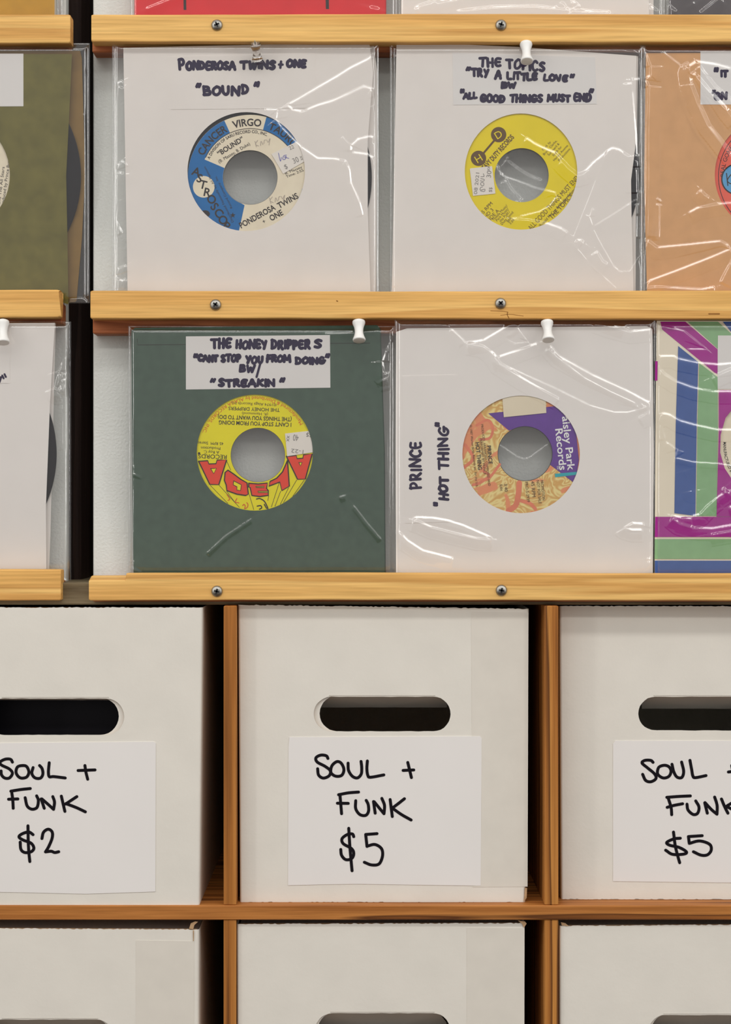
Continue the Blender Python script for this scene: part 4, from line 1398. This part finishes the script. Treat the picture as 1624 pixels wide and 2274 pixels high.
# --- purple and tan single in a white sleeve
PE = row(1300, 716, yb=.0180, yt=.0066)
SE = sleeve('white paper sleeve with a title handwritten sideways, round a purple and tan label', PE,
            [(880, 737), (905, 729), (1437, 724), (1449, 730), (1452, 1000), (1450, 1299), (880, 1299), (879, 1000)],
            [(881, 738), (906, 730), (1438, 725), (1450, 731), (1453, 1000), (1451, 1299), (881, 1299), (880, 1000)], (1157.6, 1009, 130.5), [M['paper_cool'], M['paper_cool']])
def drawE(mb, o):
    w = 5.6
    hand(mb, PE, 'PRINCE', 1086, 979, 910, 936, w, o, vertical=True, seed=71)
    hand(mb, PE, 'HOT', 1112, 1058, 974, 995, w, o, vertical=True, seed=72)
    hand(mb, PE, 'THING', 1043, 948, 973, 996, w, o, vertical=True, seed=73)
    hand(mb, PE, '"', 1124, 1113, 964, 980, w, o, vertical=True, seed=74)
    hand(mb, PE, '"', 947, 936, 967, 982, w, o, vertical=True, seed=75)
title_card(SE, PE, [(893, 835), (1014, 832), (1021, 1158), (901, 1162)], drawE, m='paper_cool')
RE = record('black single with purple and tan swirl label, cream sticker at top', PE, (1166.5, 1007.5), 268)
def labelE():
    c = (1166.5, 1007.5)
    k, ox, oy = .19704, 1000, 850
    q = lambda x, y: (ox + x * k, oy + y * k)
    mb = MB()
    label_base(PE, c, 140, 60.5, mb, 0)
    inner = arc(c[0], c[1], 61, 118, -24, 40)
    mb.poly(PE, [q(430, 345), q(1170, 265), q(1300, 340), q(1420, 560), q(1435, 700), q(1452, 870), q(1430, 1010), q(1385, 1120), q(1125, 920)] + inner[::-1] + [q(665, 540)], LOFF - .0001, 1)
    mb.poly(PE, [q(1180, 1025), q(1440, 1003), q(1440, 1035), q(1185, 1065)], LOFF - .0002, 2)
    # red ribbon swirls of the label print
    for st, w in (([(380, 1000), (440, 1050), (330, 1130), (260, 1150)], 9), ([(150, 960), (260, 850), (170, 700)], 10), ([(300, 480), (420, 420), (480, 500), (450, 620), (330, 640)], 8), ([(560, 920), (470, 1040), (420, 1090)], 8),
                  ([(780, 1130), (770, 1250), (740, 1380), (660, 1440)], 17), ([(800, 1330), (900, 1360), (960, 1420)], 11)):
        mb.stroke(PE, [q(*p) for p in st], w * .72, LOFF - .00006, 3)
    lab = mb.build('center_label', [M['swirl'], M['lab_purple'], M['lab_teal'], M['letter_red'] if False else M['lab_coral']], RE)
    t = MB()
    o = LOFF - .0003
    text(t, PE, 'Paisley Park', *q(1332, 650), 16, -84, o, 1, width=134, bold=.015)
    text(t, PE, 'Records', *q(1250, 750), 16, -84, o, 1, width=92, bold=.015)
    text(t, PE, 'TM', *q(1212, 955), 4, -84, o, 1)
    text(t, PE, 'PRINCE', *q(447, 812), 8.5, -84, o, 0, width=41, bold=.012)
    text(t, PE, 'HOT THING', *q(322, 825), 8.5, -84, o, 0, width=61, bold=.012)
    text(t, PE, 'PRODUCED, ARRANGED, COMPOSED AND', *q(402, 815), 5, -83, o, 2, width=138)
    text(t, PE, 'PERFORMED BY PRINCE', *q(370, 830), 5, -83, o, 2, width=80)
    text(t, PE, '\u00a9 1987 Warner Bros. Records Inc. for the U.S.', *q(268, 825), 5, -84, o, 2, width=138)
    text(t, PE, 'PROMOTION', *q(1045, 1210), 6.2, -84, o, 2, width=44)
    text(t, PE, 'NOT FOR SALE', *q(1002, 1230), 6.2, -84, o, 2, width=52)
    text(t, PE, '45 RPM', *q(938, 1198), 7.5, -84, o, 2, width=35)
    text(t, PE, 'PRO-S-2939', *q(872, 1230), 6.2, -84, o, 2, width=45)
    text(t, PE, '3:40', *q(630, 1182), 7, -84, o, 2, width=18)
    text(t, PE, 'Edit', *q(578, 1182), 6, -84, o, 2, width=14)
    t.build('lettering', [M['letter_dark'], M['letter_white'], M['letter_brown']], lab)
    mb = MB()
    o2 = LOFF - .0005
    mb.poly(PE, [q(588, 150), q(1075, 150), q(1085, 340), q(605, 388)], o2)
    mb.build('blank_sticker', M['sticker_cream'], RE)
M['lab_coral'] = plain('coral_label', (214, 122, 92), .6, .08, 160, .2)
labelE()
bag('clear bag round the sideways-titled white sleeve, diagonal folds from its pin', PE, 877, 1456, 708, 1299, [
    {'p': [(1001, 728), (1036, 761)], 'a': .7}, [(1036, 761), (1074, 755), (1120, 728), (1144, 709)],
    [(1036, 761), (1074, 768), (1097, 785), (1112, 808), (1158, 838), (1204, 864), (1246, 887)],
    [(1104, 793), (1150, 778), (1196, 761)],
    {'p': [(1106, 793), (1112, 806), (1169, 833), (1242, 866), (1311, 900), (1364, 915), (1395, 915), (1421, 908), (1410, 894), (1356, 869), (1299, 839), (1249, 801), (1215, 772)], 's': 4.4},
    [(1221, 766), (1242, 791), (1318, 833), (1395, 868), (1454, 900)], {'p': [(1123, 747), (1150, 728), (1173, 759), (1143, 763), (1123, 751)], 's': 3},
    [(1318, 711), (1356, 724), (1402, 736), (1454, 730)], [(1345, 711), (1391, 726)], [(1414, 930), (1454, 908)], {'p': [(1424, 893), (1430, 902), (1440, 902)], 's': 4},
    [(915, 1152), (928, 1148), (966, 1150), (994, 1155), (1029, 1166), (1080, 1188), (1096, 1196)], [(915, 1153), (930, 1157), (959, 1170), (1001, 1181), (1060, 1195), (1096, 1197)],
    [(881, 1174), (906, 1200), (940, 1222), (1010, 1240)], [(1434, 1163), (1405, 1161), (1389, 1171), (1405, 1176), (1431, 1176)], [(1434, 1241), (1452, 1240), (1450, 1248), (1436, 1246)],
    {'p': [(1388, 1168), (1386, 1172)], 's': 4}], [
    {'p': [(1108, 986), (1150, 1014), (1165, 1019), (1177, 1015), (1219, 984)], 's': 4}], seed=15)

# --- striped sleeve at the right edge
PF = row(1300, 712, yb=.0182, yt=.0070)
kz = lambda pts: [(1384 + x * .26374, 690 + y * .26374) for x, y in pts]
SF = sleeve('cream sleeve printed with blue, green and magenta stripes', PF,
            [(1459, 712), (2000, 712), (2000, 1299), (1454, 1299), (1456, 1000)], [(1460, 713), (2008, 713), (2008, 1299), (1455, 1299), (1457, 1000)], (1731, 985, 131), [M['paper_cream'], M['paper_cream']], patterns=[
            (kz([(315, 92), (525, 92), (797, 325), (797, 535), (770, 520), (330, 158)]), M['purple']),
            (kz([(545, 92), (800, 92), (910, 190), (910, 420), (800, 322)]), M['green']),
            (kz([(840, 92), (2000, 92), (2000, 300), (912, 180)]), M['blue']),
            (kz([(465, 297), (634, 432), (622, 900), (610, 1727), (433, 1705), (445, 950)]), M['blue']),
            (kz([(642, 440), (797, 558), (800, 1000), (788, 1728), (617, 1727), (629, 900)]), M['green']),
            (kz([(272, 1735), (2330, 1735), (2330, 1905), (268, 1905)]), M['purple']),
            (kz([(268, 1922), (2330, 1922), (2330, 2092), (266, 2090)]), M['green']),
            (kz([(268, 2104), (2330, 2106), (2330, 2310), (268, 2310)]), M['blue']),
            (kz([(272, 425), (292, 425), (290, 588), (270, 588)]), M['purple']),
            ([(1597, 866), (1680, 866), (1640, 892), (1612, 928), (1601, 965), (1600, 1005), (1610, 1040), (1630, 1070), (1670, 1102), (1670, 1147), (1592, 1147), (1597, 960)], M['purple']),
            ])
title_card(SF, PF, [(1595, 745), (1910, 745), (1910, 864), (1594, 864)], None)
RF = record('black single with cream label, in the striped sleeve', PF, (1731, 988), 266)
mb = MB()
label_base(PF, (1731, 988), 136, 60, mb, 0)
lab = mb.build('center_label', M['lab_cream'], RF)
t = MB()
arc_text(t, PF, 'MANUFACTURED BY DYNA', 1731, 988, 121, 200, 46, 6.4, LOFF - .0001, 0, inward=True, bold=.015)
t.build('lettering', M['letter_dark'], lab)
bag('clear bag round the striped sleeve, horizontal ripples', PF, 1454, 2010, 712, 1299, [
    [(1454, 794), (1471, 790), (1497, 790), (1511, 797), (1550, 805), (1595, 809), (1640, 805)], [(1459, 810), (1476, 830), (1503, 847), (1542, 861), (1587, 869), (1640, 869)],
    [(1454, 929), (1474, 917), (1489, 921), (1511, 934), (1548, 944), (1595, 954), (1640, 954)], {'p': [(1479, 980), (1505, 999), (1500, 1016), (1542, 1026), (1595, 1029), (1640, 1036)], 's': 5},
    [(1490, 1144), (1516, 1149), (1542, 1151)], [(1491, 1146), (1511, 1162), (1542, 1171), (1582, 1173), (1640, 1163)], [(1534, 1146), (1555, 1141), (1569, 1125), (1590, 1107), (1613, 1091), (1640, 1086)],
    {'p': [(1517, 1046), (1524, 1044)], 's': 5}, {'p': [(1540, 1090), (1546, 1089)], 's': 8}, {'p': [(1578, 839), (1600, 829), (1640, 812)], 's': 9}, [(1574, 1187), (1640, 1176)], [(1600, 1090), (1612, 1080)], [(1615, 1127), (1640, 1122)],
    {'p': [(1468, 942), (1480, 978)], 'a': .5}, {'p': [(1480, 725), (1520, 735), (1570, 775), (1525, 775)], 'a': .35}], seed=16, xfine=(1400, 1640))

# ================================================================== left rack
PG = row(690, 95, LR, .0182, .0066)
SG = sleeve('olive green sleeve with black disc edge showing, on the left rack', PG,
            [(-400, 120), (160, 120), (153, 270), (147, 390), (150, 540), (152, 676), (140, 672), (-400, 672)],
            [(-398, 114), (178, 113), (182, 130), (189, 390), (182, 530), (170, 668), (166, 671), (-398, 671)], (-109, 388, 131), [M['paper_olive'], M['paper_olive_in']])
title_card(SG, PG, [(-300, 119), (52, 119), (52, 236), (-300, 238)], None)
RG = record('black single with cream label, edge showing from the olive sleeve', PG, (-92, 392), 272)
mb = MB()
label_base(PG, (-92, 392), 137, 60, mb, 0)
lab = mb.build('center_label', M['lab_cream'], RG)
t = MB()
text(t, PG, 'Produced by Prince Buster', 13, 402, 6.5, 82, LOFF - .0001, 0, width=118)
text(t, PG, 'and The All Stars', 2, 412, 6.5, 83, LOFF - .0001, 0, width=84)
text(t, PG, 'Prince Buster', -8, 385, 6.5, 84, LOFF - .0001, 0, width=70)
t.build('lettering', M['letter_dark'], lab)
bag('clear bag round the olive sleeve, hanging over the dark gap', PG, -420, 199, 96, 674, [
    {'p': [(188, 150), (194, 165), (199, 172)], 'a': .5, 's': 3}, {'p': [(190, 250), (196, 400), (197, 600)], 'a': .4, 's': 4}], seed=17, xfine=(-20, 210))

PH = row(1294, 716, LR, .0182, .0066)
SH = sleeve('white sleeve with black disc edge showing, on the left rack', PH,
            [(-420, 720), (122, 717), (111, 898), (102, 1125), (103, 1293), (-420, 1293)], [(-418, 719), (124, 718), (119, 907), (112, 1188), (108, 1293), (-418, 1293)], (-150, 1006, 131), [M['paper_cool'], M['paper_cool']])
def drawH(mb, o):
    w = 5.6
    mb.stroke(PH, [(-14, 830), (-4, 850), (2, 838)], w, o)
    mb.stroke(PH, [(5, 834), (8, 840)], w * .8, o); mb.stroke(PH, [(10, 831), (13, 837)], w * .8, o)
title_card(SH, PH, [(-300, 722), (22, 722), (22, 851), (-300, 853)], drawH, m='paper_cool')
RH = record('black single whose edge shows from the white left-rack sleeve', PH, (-150, 1008), 276)
mb = MB()
label_base(PH, (-150, 1008), 137, 60, mb, 0)
mb.build('center_label', M['lab_cream'], RH)
bag('clear bag round the white sleeve on the left rack, crinkled at its right edge', PH, -430, 158, 714, 1293, [
    [(145, 791), (132, 824), (138, 844), (150, 841)], [(132, 824), (124, 860), (129, 871), (138, 850)], [(124, 864), (136, 862), (147, 866)], {'p': [(138, 890), (140, 1000), (138, 1200)], 'a': .4, 's': 4}, [(152, 770), (156, 766)]], seed=18, xfine=(-20, 170))

# ================================================================== top row, cut by the frame
PT = row(60, -520, 0, .0182, .0066)
PTL = row(60, -520, LR, .0182, .0066)
sleeve('ochre sleeve in the top row of the left rack', PTL, [(-430, -500), (121, -500), (121, 60), (-430, 60)], [(-428, -499), (124, -499), (124, 60), (-428, 60)], None, [M['paper_ochre'], M['paper_cream']])
bag('clear bag round the ochre sleeve in the top row', PTL, -436, 142, -510, 60, [{'p': [(130, -20), (132, 50)], 'a': .4}], seed=19, step=3.0, xfine=(-20, 150))
sleeve('red sleeve with black print in the top row', PT, [(299, -500), (858, -500), (856, 60), (299, 60)], [(300, -499), (860, -499), (858, 60), (300, 60)], None, [M['paper_red'], M['paper_red']], patterns=[
    ([(407, -60), (412, -60), (414, 22), (408, 22)], M['letter_dark']), ([(722, -60), (729, -60), (731, 20), (724, 20)], M['letter_dark'])])
bag('clear bag round the red sleeve in the top row', PT, 290, 884, -510, 60, [{'p': [(320, 20), (360, 4), (420, -20)], 'a': .5}, [(820, 14), (846, 20)]], seed=20, step=3.0)
sleeve('white sleeve in the top row, right of the red sleeve', PT, [(892, -500), (1440, -500), (1442, 60), (891, 60)], [(893, -499), (1450, -499), (1452, 60), (892, 60)], None, [M['paper_cool'], M['paper_cool']])
bag('clear bag round the white top-row sleeve, long wavy creases', PT, 884, 1478, -510, 60, [
    [(919, 26), (926, 14), (968, 0), (1000, -12)], [(1010, 24), (1095, 15), (1189, 13), (1260, 21), (1359, 27)], [(966, 8), (1030, -6)], [(1246, 0), (1266, 24)], [(1269, 0), (1284, 10), (1274, 20), (1300, 25)], [(1445, 12), (1464, 26)],
    [(1262, -8), (1250, -20)], {'p': [(1444, -10), (1448, 40)], 'a': .6}], seed=21, step=2.4)
sleeve('charcoal sleeve at the right end of the top row', PT, [(1488, -500), (2030, -500), (2030, 60), (1487, 60)], [(1489, -499), (2034, -499), (2034, 60), (1488, 60)], None, [M['paper_dark'], M['paper_dark']])
bag('clear bag round the charcoal top-row sleeve', PT, 1480, 2040, -510, 60, [[(1551, 30), (1589, 0), (1600, -10)], [(1486, 10), (1506, 28)], {'p': [(1536, 8), (1544, 4)], 's': 8, 'a': .6}], seed=22, step=2.4, xfine=(1400, 1640))

# ------------------------------------------------------------------ push pins
def push_pin(label, top, bot, ytop, ybot, scale=1.0, m='pin_white', needle=8, yo=0.0):
    """Hourglass push pin. top/bot: photo pixels of the two ends of the handle; the steel point leaves the top end."""
    a = np.array([xpx(top[0], ytop), ytop, zpx(top[1], ytop)])
    b = np.array([xpx(bot[0], ybot), ybot, zpx(bot[1], ybot)])
    L = np.linalg.norm(b - a)
    root = empty('push_pin', tuple(a))
    tag(root, label, 'push pin', 'push pins under the slats')
    R = 14.4 * S * scale
    prof = [(R * .80, 0), (R * .98, L * .03), (R * 1.0, L * .10), (R * .93, L * .17), (R * .74, L * .32), (R * .66, L * .48), (R * .67, L * .62), (R * .78, L * .76), (R * .93, L * .87), (R * 1.0, L * .94), (R * .97, L * .985), (R * .85, L)]
    mb = MB(); mb.lathe(prof, a, b - a)
    mb.build('handle', M[m], root, smooth=True)
    d = (a - b) / L
    mb = MB(); mb.lathe([(.0005, -.001), (.0005, needle * S), (.0001, needle * S + .002)], a, d, 10)
    mb.build('point', M['steel'], root, smooth=True)
push_pin('white push pin over the dark green sleeve', (797, 713), (798, 757), .0025, -.0035)
push_pin('white push pin over the white sleeve with the sideways title', (1215, 714), (1218.5, 756), .0025, -.0040, .97)
push_pin('white push pin over the title card above the yellow H and D label', (1168.5, 96), (1170.5, 137), .0025, -.0040, .97, needle=6)
push_pin('clear see-through push pin above the blue and cream label', (567, 97), (572, 133), -.0055, .0030, .86, 'pin_clear', needle=3)
push_pin('white push pin cut off by the left edge', (6, 713), (7, 762), LR + .0025, LR - .0035, 1.02)

# discs seen through the hand hole of the $2 box
def boxed_record(label, cx, cz_px, y, tilt):
    mb = MB()
    P = lean(2000, y, 1400, y + tilt)
    n = 96
    for rr, oo in ((0, 0),):
        pass
    a = np.linspace(0, 2 * math.pi, n, endpoint=False)
    v = []
    prof = [(58, .0012), (58, 0), (140, 0), (260, .0001), (262, .0006), (260, .0011), (58, .0012)]
    for (rr, off) in prof:
        v.append(P.at(cx + rr * np.cos(a), cz_px + rr * np.sin(a), off))
    mb.add(np.concatenate(v), [(j * n + i, j * n + (i + 1) % n, (j + 1) * n + (i + 1) % n, (j + 1) * n + i) for j in range(len(prof) - 1) for i in range(n)])
    tag(mb.build('vinyl_record', M['vinyl']), label, 'record', 'singles filed in the boxes')
boxed_record('black disc inside the $2 box, seen through its hand hole', 110, 1735, .03, .012)
